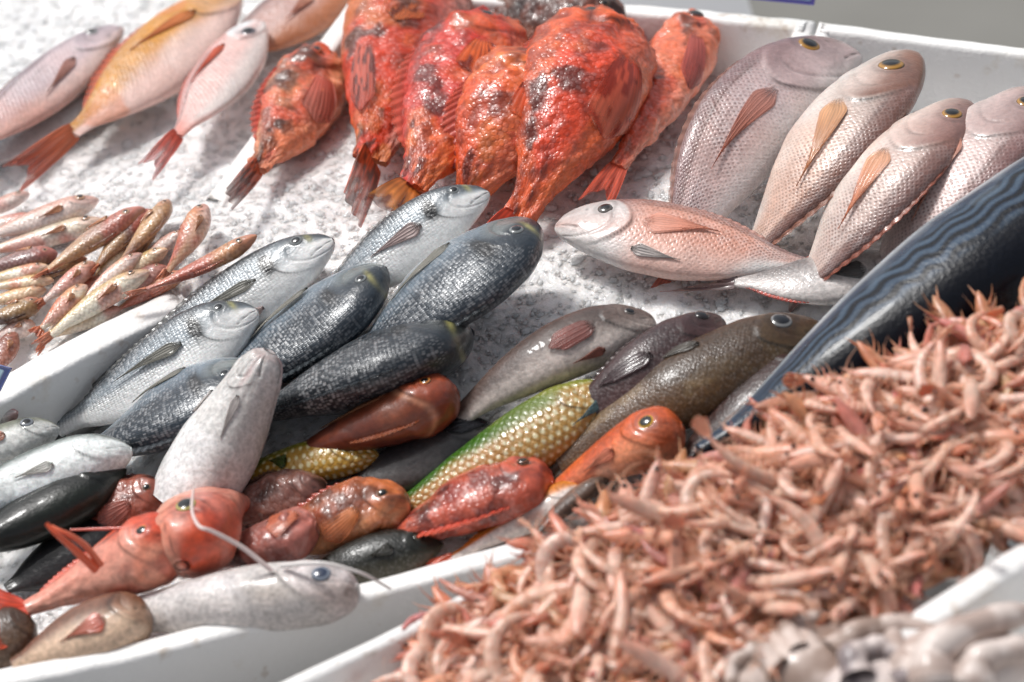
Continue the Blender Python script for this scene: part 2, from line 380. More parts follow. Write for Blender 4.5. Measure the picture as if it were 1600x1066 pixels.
class Fish:
    pass
FISH = {}
def fish(name, label, prof, mat, paint, pts, wpx, dors='u', roll=15, dz=None, cat='fish', group=None, n=150, m=64, rough=0., roughf=60,
         gill=.25, gilld=.03, mouth=(.0, -.15, .1, -.3), eye=(.1, .3, .036), iris=(150, 140, 110), pup=.55, parts=(), seed=0, e=1.0, tail=None, scl0=None, wscale=1.0, folds=0., pupil=(6, 7, 9)):
    P = PROF[prof]; f = Fish(); f.seed = seed or sum(ord(c)*(i+1) for i, c in enumerate(label)) % 997
    # first guess of the heights: half thickness above the ice
    dzs = dz if dz is not None else .02
    dzs = [dzs]*len(pts) if np.isscalar(dzs) else list(dzs)
    Wp = np.array([G(x, y, h) for (x, y), h in zip(pts, dzs)])
    ch = np.concatenate([[0], np.cumsum(np.linalg.norm(np.diff(Wp, axis=0), axis=1))]); s = ch/ch[-1]
    deg = len(pts)-1
    co = [np.polyfit(s, Wp[:, k], min(deg, 2)) for k in range(3)]
    u = np.linspace(0, 1, n)
    u = u-.09*np.sin(2*np.pi*u)/(2*np.pi)*0 if False else np.concatenate([np.linspace(0, .06, 14, endpoint=False)**1.0, np.linspace(.06, 1, n-14)])
    cv = lambda uu: np.stack([np.polyval(c, uu) for c in co], -1)
    dv = lambda uu: nrm(np.stack([np.polyval(np.polyder(c), uu) for c in co], -1))
    uu = np.linspace(0, 1, 200); f.L = np.linalg.norm(np.diff(cv(uu), axis=0), axis=1).sum()
    hint = {'u': np.array([-.5, -1.]), 'd': np.array([.5, 1.]), 'l': np.array([-1., -.2]), 'r': np.array([1., .2])}[dors]
    T0 = dv(np.array([.45]))[0]; mid = cv(np.array([.45]))[0]
    Nz = np.array([0, 0, 1.]); z0 = nrm(Nz-T0*(T0@Nz)); y0 = np.cross(T0, z0)
    pj = proj(np.stack([mid, mid+y0*.01]))
    sgn = 1. if (pj[1]-pj[0])@hint > 0 else -1.
    cr, sr = math.cos(R(roll)), math.sin(R(roll))
    def frame(T):
        z = nrm(Nz-T*(T@Nz)[..., None]); y = np.cross(T, z)*sgn
        return y*cr+z*sr, z*cr-y*sr
    # body height from its apparent width
    y_, z_ = frame(T0[None]); y_, z_ = y_[0], z_[0]
    pj = proj(np.stack([mid, mid+T0*.001, mid+y_*.001, mid+z_*.001]))-proj(mid[None])
    tdir = pj[1]/np.linalg.norm(pj[1]); perp = np.array([-tdir[1], tdir[0]])
    py, pz = abs(pj[2]@perp)*1000, abs(pj[3]@perp)*1000
    tau = 2*max(P[3])*wscale
    f.H = (wpx/2)/math.sqrt((py*.5)**2+(pz*tau*.5)**2)/2
    f.H = (wpx)/math.sqrt(py**2+(pz*tau)**2)
    f.sgn = sgn
    D = lambda q: pchip(P[0], P[1], q)*f.H
    V = lambda q: pchip(P[0], P[2], q)*f.H
    Wd = lambda q: pchip(P[0], P[3], q)*f.H*wscale
    def S(q, th, off=0.):
        q, th = np.broadcast_arrays(np.asarray(q, float), np.asarray(th, float))
        c, si = np.cos(th), np.sin(th)
        T = dv(q); y, z = frame(T)
        yy = np.where(c >= 0, D(q)+off, V(q)+off)*np.sign(c)*np.abs(c)**e
        zz = (Wd(q)+off)*np.sign(si)*np.abs(si)**(e*.82)
        return cv(q)+y*yy[..., None]+z*zz[..., None]
    f.S, f.cv, f.dv, f.frame, f.D, f.V, f.Wd = S, cv, dv, frame, D, V, Wd
    th = np.linspace(0, 2*np.pi, m, endpoint=False)
    UU, TH = np.meshgrid(u, th, indexing='ij')
    X = S(UU, TH)
    v = np.cos(TH); sid = np.abs(np.sin(TH))
    Nn = nrm(np.cos(TH)[..., None]*frame(dv(UU))[0]+np.sin(TH)[..., None]*frame(dv(UU))[1])
    loc = np.stack([UU*f.L, np.cos(TH)*f.H*.5, np.sin(TH)*f.H*.3], -1)
    nz = lambda fr, s=0, o=3: fbm(loc*fr+f.seed*3.1, s+f.seed, o)
    f.nz = nz
    disp = np.zeros_like(UU)
    gline = gill-np.where(v > .1, .06*(np.clip(v-.1, 0, 1)/.6)**2, .15*(np.clip(.1-v, 0, 2)/.95)**1.6)
    bulge = ss(gline-.12, gline-.012, UU)*(1-ss(gline-.008, gline+.012, UU))*ss(.35, .8, sid)
    disp += (.25 if prof == 'dorada' else 1)*gilld*f.H*bulge*.6
    pre = gline-.075+.015*v
    disp -= .012*f.H*np.exp(-((UU-pre)/.008)**2)*ss(.2, .5, sid)*(v < .5)
    # mouth groove
    a = np.array([mouth[0], mouth[1]]); b_ = np.array([mouth[2], mouth[3]])
    pq = np.stack([UU*f.L, v*f.H*.35], -1); A = a*[f.L, f.H*.35]; B = b_*[f.L, f.H*.35]
    tt = np.clip(((pq-A)@(B-A))/((B-A)@(B-A)+1e-12), 0, 1); dm = np.linalg.norm(pq-A-tt[..., None]*(B-A), axis=-1)
    mline = np.exp(-(dm/(.011*f.H))**2)
    disp -= .014*f.H*mline*ss(0, .01, UU)
    if eye:
        de = np.hypot((UU-eye[0])*f.L, (v-eye[1])*f.H*.42)/(eye[2]*f.L)
        disp += .016*f.H*np.exp(-(de/1.5)**2)*sid-.02*f.H*np.exp(-(de/.8)**2)
    else:
        de = np.full_like(UU, 9.)
    disp += (.004 if prof == 'tuna' else .022)*f.H*(nz(18, 3)-.5)+(.0 if prof == 'tuna' else .07 if prof == 'bream' else .12)*f.H*(nz(13, 63, 2)-.5)*ss(.05, .3, UU)*sid+(.0 if prof == 'tuna' else .007)*f.H*(nz(70, 23, 2)-.5)*ss(0, .04, UU)
    if folds:
        disp += folds*f.H*np.cos(v*24+5*(nz(7, 33)-.5)+UU*5)*(1-ss(.2, .5, UU))*ss(.0, .04, UU)*ss(.2, .5, sid)
    if rough:
        disp += rough*(nz(roughf, 5, 2)-.5)*2*ss(0, .05, UU)*(1+.9*(1-ss(gill, gill+.12, UU)))
    X = X+Nn*disp[..., None]
    ctx = dict(u=UU, v=v, sid=sid, nz=nz, gill=gline, de=de, mline=mline, f=f, loc=loc)
    colr = paint(ctx)
    if mat == 'smooth' and not folds: colr = colr*(1+.8*(nz(13, 81)-.5)+.5*(nz(50, 82, 2)-.5))[..., None]
    colr = colr*(1+.34*(nz(8, 17)-.5)+.3*(nz(34, 18)-.5)+.22*(nz(110, 19, 2)-.5))[..., None]
    colr = mix(colr, colr*.45, .55*np.exp(-((UU-pre)/.006)**2)*ss(.4, .75, sid)*(v < .35)*(.3+nz(20, 21)))
    colr = mix(colr, colr*.6, .5*(1-ss(.0, gill, UU))*ss(.5, .62, nz(42, 22)))
    if eye:
        dn = np.hypot((UU-eye[0]*.62)*f.L, (v-eye[1]-.02)*f.H*.42)/(.006*f.L); colr = mix(colr, colr*.15, np.exp(-dn**2)*.8)
    vis = -.15 if dors in 'ul' else .3
    gjit = .008*(nz(26, 71)-.5)
    gl = np.exp(-((UU-gline-.001-gjit)/.0045)**2)*np.exp(-((v-vis)/.42)**2)*.95
    gl2 = np.exp(-((UU-gline-.012)/.012)**2)*np.exp(-((v-vis)/.6)**2)*.35
    colr = mix(colr, colr*.45, gl2)
    colr = mix(colr, colr*.12, gl); colr = mix(colr, colr*.3, mline*.8)
    colr = mix(colr, colr*.55, np.exp(-((de-1.15)/.22)**2)*.6)
    s0 = gill if scl0 is None else scl0
    scl = ss(s0-.01, s0+.03, UU-(gline-gill))
    if prof in ('bream', 'dorada'):
        scl = scl*(.3+.7*(ss(-.75, -.05, v) if prof == 'dorada' else ss(-.75, .15, v)))*(.55+.45*ss(gill, .6, UU))
    flank = np.stack([UU*f.L, np.where(TH < np.pi, TH, 2*np.pi-TH)*f.H*.33], -1)
    nv = X.reshape(-1, 3)
    Vv = np.concatenate([nv, [cv(np.array([0.]))[0]-dv(np.array([0.]))[0]*.02*f.H], [cv(np.array([1.]))[0]]])
    k = np.arange(m); k2 = (k+1) % m
    fl = sgn < 0
    fc = gridf(len(u), m, True, flip=not fl)
    t1 = np.stack([k, k2, np.full(m, len(nv))], -1); t2 = np.stack([(len(u)-1)*m+k2, (len(u)-1)*m+k, np.full(m, len(nv)+1)], -1)
    if not fl: t1, t2 = t1[:, ::-1], t2[:, ::-1]
    if fl: t1, t2 = t1[:, ::-1][:, ::-1], t2
    ext = lambda arr: np.concatenate([arr.reshape(-1, *arr.shape[2:]), arr[0].mean(0, keepdims=True).reshape(1, *arr.shape[2:]), arr[-1].mean(0, keepdims=True).reshape(1, *arr.shape[2:])])
    org = cv(np.array([.45]))[0].copy(); org[2] = Vv[:, 2].min()
    o = mesh_obj(name, Vv, [fc, t1, t2], M[mat], origin=org, col=np.clip(ext(colr), .002, .95), uv=ext(flank), attrs={'scl': ext(scl)})
    setp(o, label, cat, group); f.obj = o
    if eye:
        for sd in ((1, -1) if roll > 35 else (1,)):
            make_eye(f, eye, iris, pup, sd, pupil)
    for p in parts:
        p(f)
    if tail:
        tail_fin(f, **tail)
    FISH[label] = f
    return f

def make_eye(f, eye, iris, pup, sd, pupil):
    ue, ve, re = eye; th = math.acos(ve)*sd; r = re*f.L
    P0 = f.S(np.array([ue]), np.array([th]))[0]
    d1 = f.S(np.array([ue+.005]), np.array([th]))[0]-f.S(np.array([ue-.005]), np.array([th]))[0]
    d2 = f.S(np.array([ue]), np.array([th+.02]))[0]-f.S(np.array([ue]), np.array([th-.02]))[0]
    t1 = nrm(d1); n = nrm(np.cross(d1, d2)); ctr = f.cv(np.array([ue]))[0]
    if (P0-ctr)@n < 0: n = -n
    t2 = np.cross(n, t1)
    a = np.linspace(0, np.pi*.5, 12); b = np.linspace(0, 2*np.pi, 28, endpoint=False)
    A, B = np.meshgrid(a, b, indexing='ij')
    rr = np.sin(A)*r; hh = np.cos(A)*r*.42-r*.14
    X = P0+t1*(rr*np.cos(B))[..., None]+t2*(rr*np.sin(B)*.93)[..., None]+n*hh[..., None]
    rho = np.sin(A)
    c = mix(C(*pupil), C(*iris), ss(pup-.05, pup+.05, rho)); c = mix(c, C(40, 34, 30), ss(.86, .97, rho))
    o = mesh_obj('eye', X.reshape(-1, 3), [gridf(12, 28, True)], M['eye'], f.obj, P0, col=c.reshape(-1, 3))
    # fix orientation
    return o

def finmat(P, thick, c0, c1, f, name, rays=14, spots=None, basefade=0.):
    """P grid: axis0 along the base, axis1 from base to tip"""
    n, m = P.shape[:2]
    s = np.linspace(0, 1, n)[:, None]; t = np.linspace(0, 1, m)[None, :]
    ray_ = .5+.5*np.cos(s*rays*2*np.pi)+0*t
    V, F = sheet(P, thick*(1.1-.75*t)+0*s)
    c = mix(c0, c1, np.clip(t+0*s, 0, 1)); c = mix(c*.72, np.clip(c*1.35, 0, .95), ray_)
    q = np.stack([s*5+0*t, t*4+0*s, 0*s*t+f.seed*1.7], -1); c = c*(.62+.76*fbm(q, 7))[..., None]
    if spots is not None:
        q = np.stack([s*9+0*t, t*7+0*s, 0*s*t+f.seed], -1); c = mix(c, C(*spots), ss(.55, .65, vnoise(q, 4)))
    c = c.reshape(-1, 3)
    al = np.clip((.98-.12*ray_)-.62*np.clip(t+0*s, 0, 1)**1.3*(.4+.9*vnoise(np.stack([s*14+0*t, t*3+0*s, 0*s*t+f.seed], -1), 2)), .2, 1)
    if basefade: al = al*(.05+.95*ss(0, basefade, t+.1*(vnoise(np.stack([s*8+0*t, 0*s*t, 0*s*t+3], -1), 5)-.5)))
    al = (al*np.clip(1.6*np.sin(np.pi*np.clip(s*.96+.02, 0, 1))**.35, 0, 1)).ravel() if basefade else al.ravel()
    # alternate ray thickness gives the ribs
    return mesh_obj(name, V, [F], M['fin'], f.obj, P[0, 0], col=np.concatenate([c, c]), alpha=np.concatenate([al, al]))

def dorsal_fin(u0=.3, u1=.88, h=.1, c0=(150, 110, 105), c1=(190, 130, 115), name='dorsal_fin', top=True, lean=.8, n=46, spiky=.25, out=0., rays=16):
    def go(f):
        s = np.linspace(0, 1, n); q = u0+(u1-u0)*s; th = np.full(n, 0. if top else np.pi)
        base = f.S(q, th, -.02*f.H); T = f.dv(q); y, z = f.frame(T)
        if not top: y = -y
        hp = h*f.H*np.clip(np.sin(np.pi*np.clip(s*.93+.07, 0, 1))**.5, 0, 1)*(1+spiky*(np.abs(((s*rays) % 1)-.5)*2-.5))
        t = np.linspace(0, 1, 8)
        P = base[:, None]+(y[:, None]*t[None, :, None]+T[:, None]*(lean*t**1.2)[None, :, None]+z[:, None]*(out*t**2)[None, :, None])*hp[:, None, None]
        wv = np.sin(s*rays*2*np.pi)*.0006
        P += z[:, None]*wv[:, None, None]
        finmat(P, .0007, C(*c0), C(*c1), f, name, rays)
    return go

def pectoral_fin(u=.27, v=-.1, ln=.28, wd=.16, ang=-12, c0=(200, 150, 130), c1=(225, 140, 110), lift=.016, name='pectoral_fin', fan=.0, side=1, rays=9, spots=None, bend=.0):
    """fin lying along the flank: a blade in (length, round-the-body) coordinates laid on the skin"""
    def go(f):
        n, m = 24, 22
        t = np.linspace(0, 1, m)[None, :]; s = np.linspace(-1, 1, n)[:, None]
        wprof = (.34+.66*ss(0, .24, t))*np.clip((1-t)/.78, 0, 1)**.8*(1-fan)+fan*(.22+.78*t**.8)*np.sqrt(np.clip(1-np.clip((t-.8)/.2, 0, 1)**2*.75, 0, 1))
        ragged = 1-.12*np.abs(s)**2*fan-.25*np.abs(s)*(1-fan)
        X = ln*f.L*t*ragged; Y = s*wd*f.H*.5*wprof+bend*f.H*t**2
        a = R(ang)
        Xr, Yr = X*math.cos(a)-Y*math.sin(a), X*math.sin(a)+Y*math.cos(a)
        q = np.clip(u+Xr/f.L, 0, 1.0)
        th = math.acos(v)-Yr/(f.H*.42)
        off = .0012+min(lift, .03)*.6*f.H*t**.8+0*s+.0005*np.cos(s*rays*np.pi)
        P = f.S(q, th*side, off)
        finmat(P, .0006, C(*c0), C(*c1), f, name, rays, spots=spots, basefade=.16)
    return go

def tail_fin(f, ln=.2, h=.5, fork=.4, c0=(190, 120, 105), c1=(200, 90, 70), droop=0., up=0., twist=0., rays=9, spots=None):
    n, m = 40, 16
    s = np.linspace(-1, 1, n)[:, None]; t = np.linspace(0, 1, m)[None, :]
    E = f.cv(np.array([1.]))[0]; T = f.dv(np.array([1.])); y, z = f.frame(T); T, y, z = T[0], y[0], z[0]
    if twist:
        y = y*math.cos(twist)+z*math.sin(twist); z = np.cross(T, y)*f.sgn
    h0 = f.D(1.)*1.0
    X = ln*f.L*t*(1-fork*(1-np.abs(s)**1.3)); Y = s*(h0*(1-t)+h*f.H*.5*t**.8)
    P = E-T*.012*f.L+T*X[..., None]+y*Y[..., None]+np.array([0, 0, 1.])*((-droop*t**2+.0*s)*f.H)[..., None]+z*(.0015*np.sin(s*9+t*3)*t)[..., None]
    finmat(P, .0010, C(*c0), C(*c1), f, 'tail_fin', rays, spots=spots)

# ------------------------------------------------------------------ paints
def p_bream(top=(150, 112, 108), flank=(214, 192, 188), belly=(226, 214, 208), head=(150, 108, 98), blush=(222, 150, 120), bl=.6, hs=.5, rowdark=.35):
    def p(c):
        u, v, nz = c['u'], c['v'], c['nz']
        k = mix(C(*belly), C(*flank), ss(-.75, -.1, v)); k = mix(k, C(*top), ss(.35, .95, v+.25*(nz(12)-.5)))
        k = mix(k, C(*blush), bl*ss(.48, .68, nz(9, 1))*ss(.2, .4, u))
        hd = 1-ss(c['gill']-.02, c['gill'], u)
        k = mix(k, C(*head), hd*(hs*ss(-.2, .6, v)+.25*ss(.4, .6, nz(16, 2))))
        ll = np.exp(-((v-.42+.25*(u-.3))/.035)**2)*ss(.28, .34, u)
        k = mix(k, C(*top)*.7, ll*.3)
        k = mix(k, C(*top)*.8, ss(.7, .8, v)*.6*ss(.28, .36, u)); k = mix(k, C(84, 50, 42), .7*np.exp(-((v-.72+.04*nz(30, 77))/.035)**2)*ss(.3, .38, u))
        return k
    return p

def p_dorada(back=(44, 52, 60), flank=(132, 142, 150), belly=(226, 226, 224), split=.1, spot=1.2, head=(70, 76, 78), cheek=(225, 224, 222)):
    def p(c):
        u, v, nz = c['u'], c['v'], c['nz']
        vv = v+.3*(nz(11)-.5)
        k = mix(C(*belly), C(*flank), ss(split-.45, split+.05, vv)); k = mix(k, C(*back), ss(split+.2, split+.75, vv))
        hd = 1-ss(c['gill']-.09, c['gill']+.01, u+.05*(nz(20, 31)-.5))
        k = mix(k, C(*cheek), hd*(1-ss(.15, .45, vv))*.85*(.45+.9*ss(.35, .6, nz(22, 37)))); k = mix(k, C(*head), hd*ss(.2, .6, vv)*.75)
        sp = np.exp(-(((u-.265)/.032)**2+((v-.3+1.5*(u-.265))/.34)**2)**1.2)
        k = mix(k, C(14, 16, 20), np.clip(sp*1.3*spot*(.6+.8*nz(60, 4)), 0, 1))
        yb = np.exp(-(((u-.075)/.012)**2+((v-.62)/.3)**2))
        k = mix(k, C(190, 182, 110), yb*.55)
        st = .5+.5*np.sin(v*34+nz(15, 3)*2)
        k = mix(k, k*.7, st*.35*ss(.28, .34, u)*ss(-.3, .1, v))
        return k
    return p

def p_two(back, belly, split=0., soft=.5, spots=None, sf=40, st=.58, sa=.8, headc=None, ha=.6, spots2=None, sf2=15, st2=.55, sa2=.7, extra=None, stripe=None):
    def p(c):
        u, v, nz = c['u'], c['v'], c['nz']
        k = mix(C(*belly), C(*back), ss(split-soft, split+soft, v+.5*(nz(14)-.5)))
        if spots2: k = mix(k, C(*spots2), sa2*ss(st2-.06, st2+.06, nz(sf2, 8)))
        if spots: k = mix(k, C(*spots), sa*ss(st-.05, st+.05, nz(sf, 9, 2)))
        if stripe: k = mix(k, C(*stripe[0]), stripe[2]*np.exp(-((v-stripe[1])/.16)**2))
        if headc is not None: k = mix(k, C(*headc), ha*(1-ss(c['gill']-.05, c['gill']+.02, u)))
        if extra: k = extra(c, k)
        return k
    return p

def p_tuna(c):
    u, v, nz = c['u'], c['v'], c['nz']
    vv = v+.12*(nz(9)-.5)
    k = mix(C(160, 166, 170), C(50, 64, 80), ss(-.5, -.3, vv)); k = mix(k, C(40, 56, 74), ss(-.36, -.18, vv)); k = mix(k, C(30, 46, 66), ss(-.05, .2, vv)); k = mix(k, C(5, 10, 20), ss(.42, .62, vv))
    ph = v*30+24*(nz(9, 4, 2)-.5)+1.3*np.sin(u*90+12*nz(8, 6))
    band = ss(-.2, -.02, v+.2*(nz(6, 12)-.5))*(1-ss(.46, .62, v))*ss(.04, .14, u)*(1-ss(.82, .92, u))
    k = mix(k, C(4, 6, 12), ss(.0, .45, np.sin(ph))*band*.95)
    k = mix(k, C(92, 110, 126), ss(.1, .6, -np.sin(ph))*band*.36)
    k = mix(k, C(110, 122, 132), .35*ss(.62, .72, nz(30, 9, 2))*(1-ss(-.3, .2, v)))
    return k

def p_wrasse(c, green=(92, 118, 10), base=(166, 118, 60), dot=(214, 204, 170), rowc=(120, 96, 30)):
    u, v, nz, f = c['u'], c['v'], c['nz'], c['f']
    s = .0064
    a = u*f.L/s; b = (np.arccos(np.clip(v, -1, 1)))*f.H*.36/s
    row = np.floor(b); aa = a+.5*(row % 2)
    q = np.hypot((aa-np.floor(aa)-.5)*1.1, (b-row-.5)*1.05)+.22*(nz(90, 6, 2)-.5)
    k = mix(C(*dot), C(*base), ss(.2, .37, q))
    g = ss(.3, .7, v+.5*(nz(14, 2)-.5))
    k = mix(k, C(*green), g*.85*(.5+.5*ss(.2, .35, q)))
    k = mix(k, C(40, 92, 8), .9*ss(.56, .64, nz(11, 5))*ss(-.05, .4, v))
    k = mix(k, C(150, 140, 60), .25*ss(.4, .7, nz(6, 7)))
    return k

def p_white(c):
    u, v, nz = c['u'], c['v'], c['nz']
    k = mix(C(236, 234, 232), C(220, 217, 213), ss(.42, .62, nz(18)))
    k = mix(k, C(222, 170, 168), .55*ss(.5, .62, nz(26, 3))*(1-ss(.14, .3, u)))
    k = mix(k, C(196, 160, 156), .5*np.exp(-((c['u']-.02)/.02)**2))
    # throat folds
    k = mix(k, C(150, 132, 130), .35*ss(.55, .95, np.cos(v*26+nz(12, 4)*4))*(1-ss(.2, .42, u)))
    k = mix(k, C(140, 130, 124), .35*ss(.5, .95, v))
    return k

RED = dict(c0=(196, 84, 56), c1=(190, 74, 46))
# ------------------------------------------------------------------ fish: sea breams of the top left box
gA = 'pink breams in the top left box'
def ornate(c, k):
    return k
fish('sea_bream', 'grey pink bream lying on top of a silvery one at the left edge', 'bream', 'bream',
     p_bream((150, 132, 140), (206, 186, 188), (222, 196, 188), (140, 130, 140), (226, 150, 126), .6), [(190, 44), (80, 130), (-60, 240)], 86, 'u', 12, .045, 'bream', gA,
     eye=(.12, .55, .03), iris=(150, 150, 150), parts=(pectoral_fin(.3, -.1, .25, .16, -10, (190, 140, 130), (214, 150, 130)), dorsal_fin(.35, .85, .07, (130, 112, 116), (170, 130, 124))), tail=dict(c0=(190, 130, 110), c1=(200, 100, 80)))
fish('sea_bream', 'silver finely striped bream half hidden under the grey pink one', 'bream', 'dorada',
     p_dorada((92, 98, 108), (178, 178, 178), (196, 192, 190), -.5, 0, (120, 120, 124)), [(205, 84), (100, 165), (-40, 268)], 100, 'u', 0, .014, 'bream', gA,
     eye=None, parts=(dorsal_fin(.35, .85, .05, (90, 90, 96), (120, 116, 116)),))
fish('sea_bream', 'pink bream with a yellow orange back and long orange tail', 'bream', 'bream',
     p_two((204, 138, 36), (230, 194, 182), -.12, .35, (214, 120, 60), 20, .62, .5, (206, 160, 120), .7, (232, 206, 196), 11, .56, .5), [(372, -12), (240, 105), (112, 208)], 118, 'u', 10, .034, 'bream', gA,
     eye=(.12, .45, .03), parts=(pectoral_fin(.24, .15, .34, .14, 10, (214, 130, 70), (206, 110, 60)), dorsal_fin(.3, .88, .1, (190, 100, 60), (190, 80, 50))),
     tail=dict(ln=.34, h=.34, fork=.3, c0=(206, 110, 70), c1=(196, 90, 60), twist=.9))
fish('sea_bream', 'pale pink bream with white head and narrow red tail, beside the yellow backed one', 'bream', 'bream',
     p_bream((206, 150, 144), (226, 186, 178), (220, 206, 200), (226, 222, 222), (226, 130, 110), .8, 1.), [(408, 34), (345, 125), (276, 212)], 92, 'u', 0, .04, 'bream', gA,
     eye=(.17, -.1, .045), iris=(110, 104, 110), parts=(pectoral_fin(.3, .35, .34, .12, 8, (222, 110, 80), (214, 90, 64)), dorsal_fin(.32, .88, .06, (200, 130, 120), (210, 110, 96))),
     tail=dict(ln=.34, h=.3, fork=.3, c0=(206, 84, 62), c1=(196, 70, 52), twist=.9))
fish('sea_bream', 'brownish pink bream cut off by the top edge beside the box rim', 'bream', 'bream',
     p_bream((150, 116, 112), (190, 150, 140), (176, 110, 74), (120, 100, 96), (190, 120, 80), .5), [(560, -40), (470, 18), (330, 96)], 92, 'u', 5, .022, 'bream', gA,
     eye=(.22, .3, .03), iris=(180, 160, 80), parts=(pectoral_fin(.36, -.1, .22, .14),), tail=dict())

# ------------------------------------------------------------------ scorpion fish
gB = 'red scorpion fish piled in the middle box'
def p_scorp(a=(196, 52, 30), b=(206, 92, 52), dark=(86, 40, 30), belly=(226, 136, 100), sf=38, st=.56, sa=.8, sp=.1, pink=(214, 150, 140)):
    base = p_two(a, belly, -.45, .4, None, sf, st, sa, None, 0, b, 16, .5, .8)
    def p(c):
        k = base(c); nz, v, u = c['nz'], c['v'], c['u']
        area = ss(.4, .62, nz(11, 41))*ss(-.5, .2, v)
        k = mix(k, C(*dark), ss(.3, .5, nz(11, 41))*ss(-.7, .0, v)*ss(.46, .58, nz(75, 42, 2))*.65)
        k = mix(k, C(*dark)*.5, ss(.58, .66, nz(48, 43, 2))*ss(-.5, .2, v)*.85)
        k = mix(k, np.minimum(np.asarray(a_l)*1.5, .9), .35*ss(.55, .7, nz(26, 44)))
        return k
    a_l = C(*b)
    return p
def scorp_parts(pc0, pc1, spots=None, dors=(170, 52, 36), pl=.34, pw=.75, pa=-20, pv=-.25):
    return (pectoral_fin(.3, pv, pl, pw, pa, pc0, pc1, .04, fan=1, rays=8, spots=spots), dorsal_fin(.2, .82, .1, dors, (206, 90, 66), spiky=.35, rays=13, lean=1.6))
kw = dict(rough=.0032, roughf=85, gilld=.05)
fish('scorpion_fish', 'orange red scorpion fish lying alone beside the left rim, tail on the ice', 'scorp', 'scorpion', p_scorp((212, 92, 62), (234, 136, 92), (100, 58, 40), (230, 150, 116)),
     [(505, 88), (462, 180), (402, 262)], 120, 'u', 25, .03, 'scorpion fish', gB, eye=(.13, .25, .032), iris=(170, 90, 60),
     parts=scorp_parts((196, 90, 72), (206, 130, 112), None, pa=-15, pl=.3, pw=.6), tail=dict(ln=.32, h=.3, fork=.0, c0=(190, 86, 52), c1=(120, 60, 46), twist=.9, spots=(90, 40, 30)), **kw)
fish('scorpion_fish', 'large brown mottled red scorpion fish with a spotted fin and pink tail', 'scorp', 'scorpion', p_scorp((210, 66, 34), (196, 112, 54), (96, 48, 26), (222, 160, 144), st=.52),
     [(668, -50), (630, 100), (580, 250)], 205, 'u', 25, .04, 'scorpion fish', gB, eye=(.3, .2, .022), iris=(160, 80, 50),
     parts=(pectoral_fin(.28, .1, .2, .36, 10, (196, 84, 40), (206, 110, 60), .05, fan=.8, spots=(120, 50, 26)), pectoral_fin(.56, .72, .28, .42, 6, (200, 96, 76), (190, 80, 60), .09, fan=1, spots=(110, 40, 30), name='dorsal_fin')),
     tail=dict(ln=.27, h=.3, fork=.0, c0=(206, 90, 50), c1=(196, 84, 48), twist=.8, spots=(120, 60, 40)), **kw)
fish('scorpion_fish', 'wine red scorpion fish with orange spread tail between two larger ones', 'scorp', 'scorpion', p_scorp((210, 58, 40), (228, 108, 50), (130, 44, 30), (222, 110, 60), st=.58),
     [(772, 52), (716, 165), (645, 296)], 186, 'u', 20, .05, 'scorpion fish', gB, eye=(.14, .2, .03), iris=(40, 50, 40),
     parts=scorp_parts((216, 96, 36), (206, 92, 40), (130, 46, 26), pl=.2, pw=.42, pa=-10, pv=0.), tail=dict(ln=.16, h=.6, fork=.0, c0=(206, 110, 50), c1=(214, 140, 60), twist=.3, spots=(130, 70, 40)), **kw)
fish('scorpion_fish', 'orange scorpion fish squeezed against the biggest bright red one', 'scorp', 'scorpion', p_scorp((230, 88, 40), (234, 122, 56), (160, 58, 34), (226, 120, 80), st=.6),
     [(836, 112), (780, 215), (718, 330)], 168, 'u', 15, [.058, .055, .02], 'scorpion fish', gB, eye=None,
     parts=scorp_parts((210, 70, 32), (214, 96, 56), (140, 46, 26), pl=.24, pw=.5), tail=None, **kw)
fish('scorpion_fish', 'biggest bright red scorpion fish at the front, its spread fin facing the breams', 'scorp', 'scorpion', p_scorp((230, 72, 34), (234, 104, 50), (130, 44, 28), (222, 110, 76), st=.6),
     [(938, 70), (884, 200), (812, 342)], 204, 'u', 22, [.06, .058, .025], 'scorpion fish', gB, eye=(.17, .3, .034), iris=(40, 30, 30), mouth=(0, -.1, .13, -.35),
     parts=(pectoral_fin(.36, -.5, .32, .62, -14, (206, 60, 30), (222, 120, 90), .05, fan=1, rays=11, spots=(160, 50, 30)), dorsal_fin(.2, .8, .1, (190, 60, 40), (206, 90, 60), spiky=.35, rays=13, lean=1.6)),
     tail=dict(ln=.16, h=.5, fork=0, c0=(214, 70, 40), c1=(222, 84, 50), twist=.4), **kw)
fish('scorpion_fish', 'dark brown scorpion fish lying crosswise at the back of the heap', 'scorp', 'scorpion', p_scorp((110, 62, 48), (150, 112, 96), (52, 30, 26), (170, 120, 100), st=.5),
     [(985, 52), (870, 40), (720, -10)], 140, 'u', 40, .036, 'scorpion fish', gB, eye=(.12, .55, .028), iris=(90, 70, 50), parts=(dorsal_fin(.2, .8, .12, (100, 56, 42), (120, 70, 50), spiky=.35),), tail=dict(), **kw)
fish('scorpion_fish', 'small red scorpion fish with pale pink belly behind the biggest one', 'scorp', 'scorpion', p_scorp((196, 70, 62), (214, 110, 96), (150, 60, 50), (226, 156, 144), st=.64),
     [(968, 30), (965, 110), (930, 220)], 95, 'u', 5, .03, 'scorpion fish', gB, eye=None, tail=dict(), **kw)
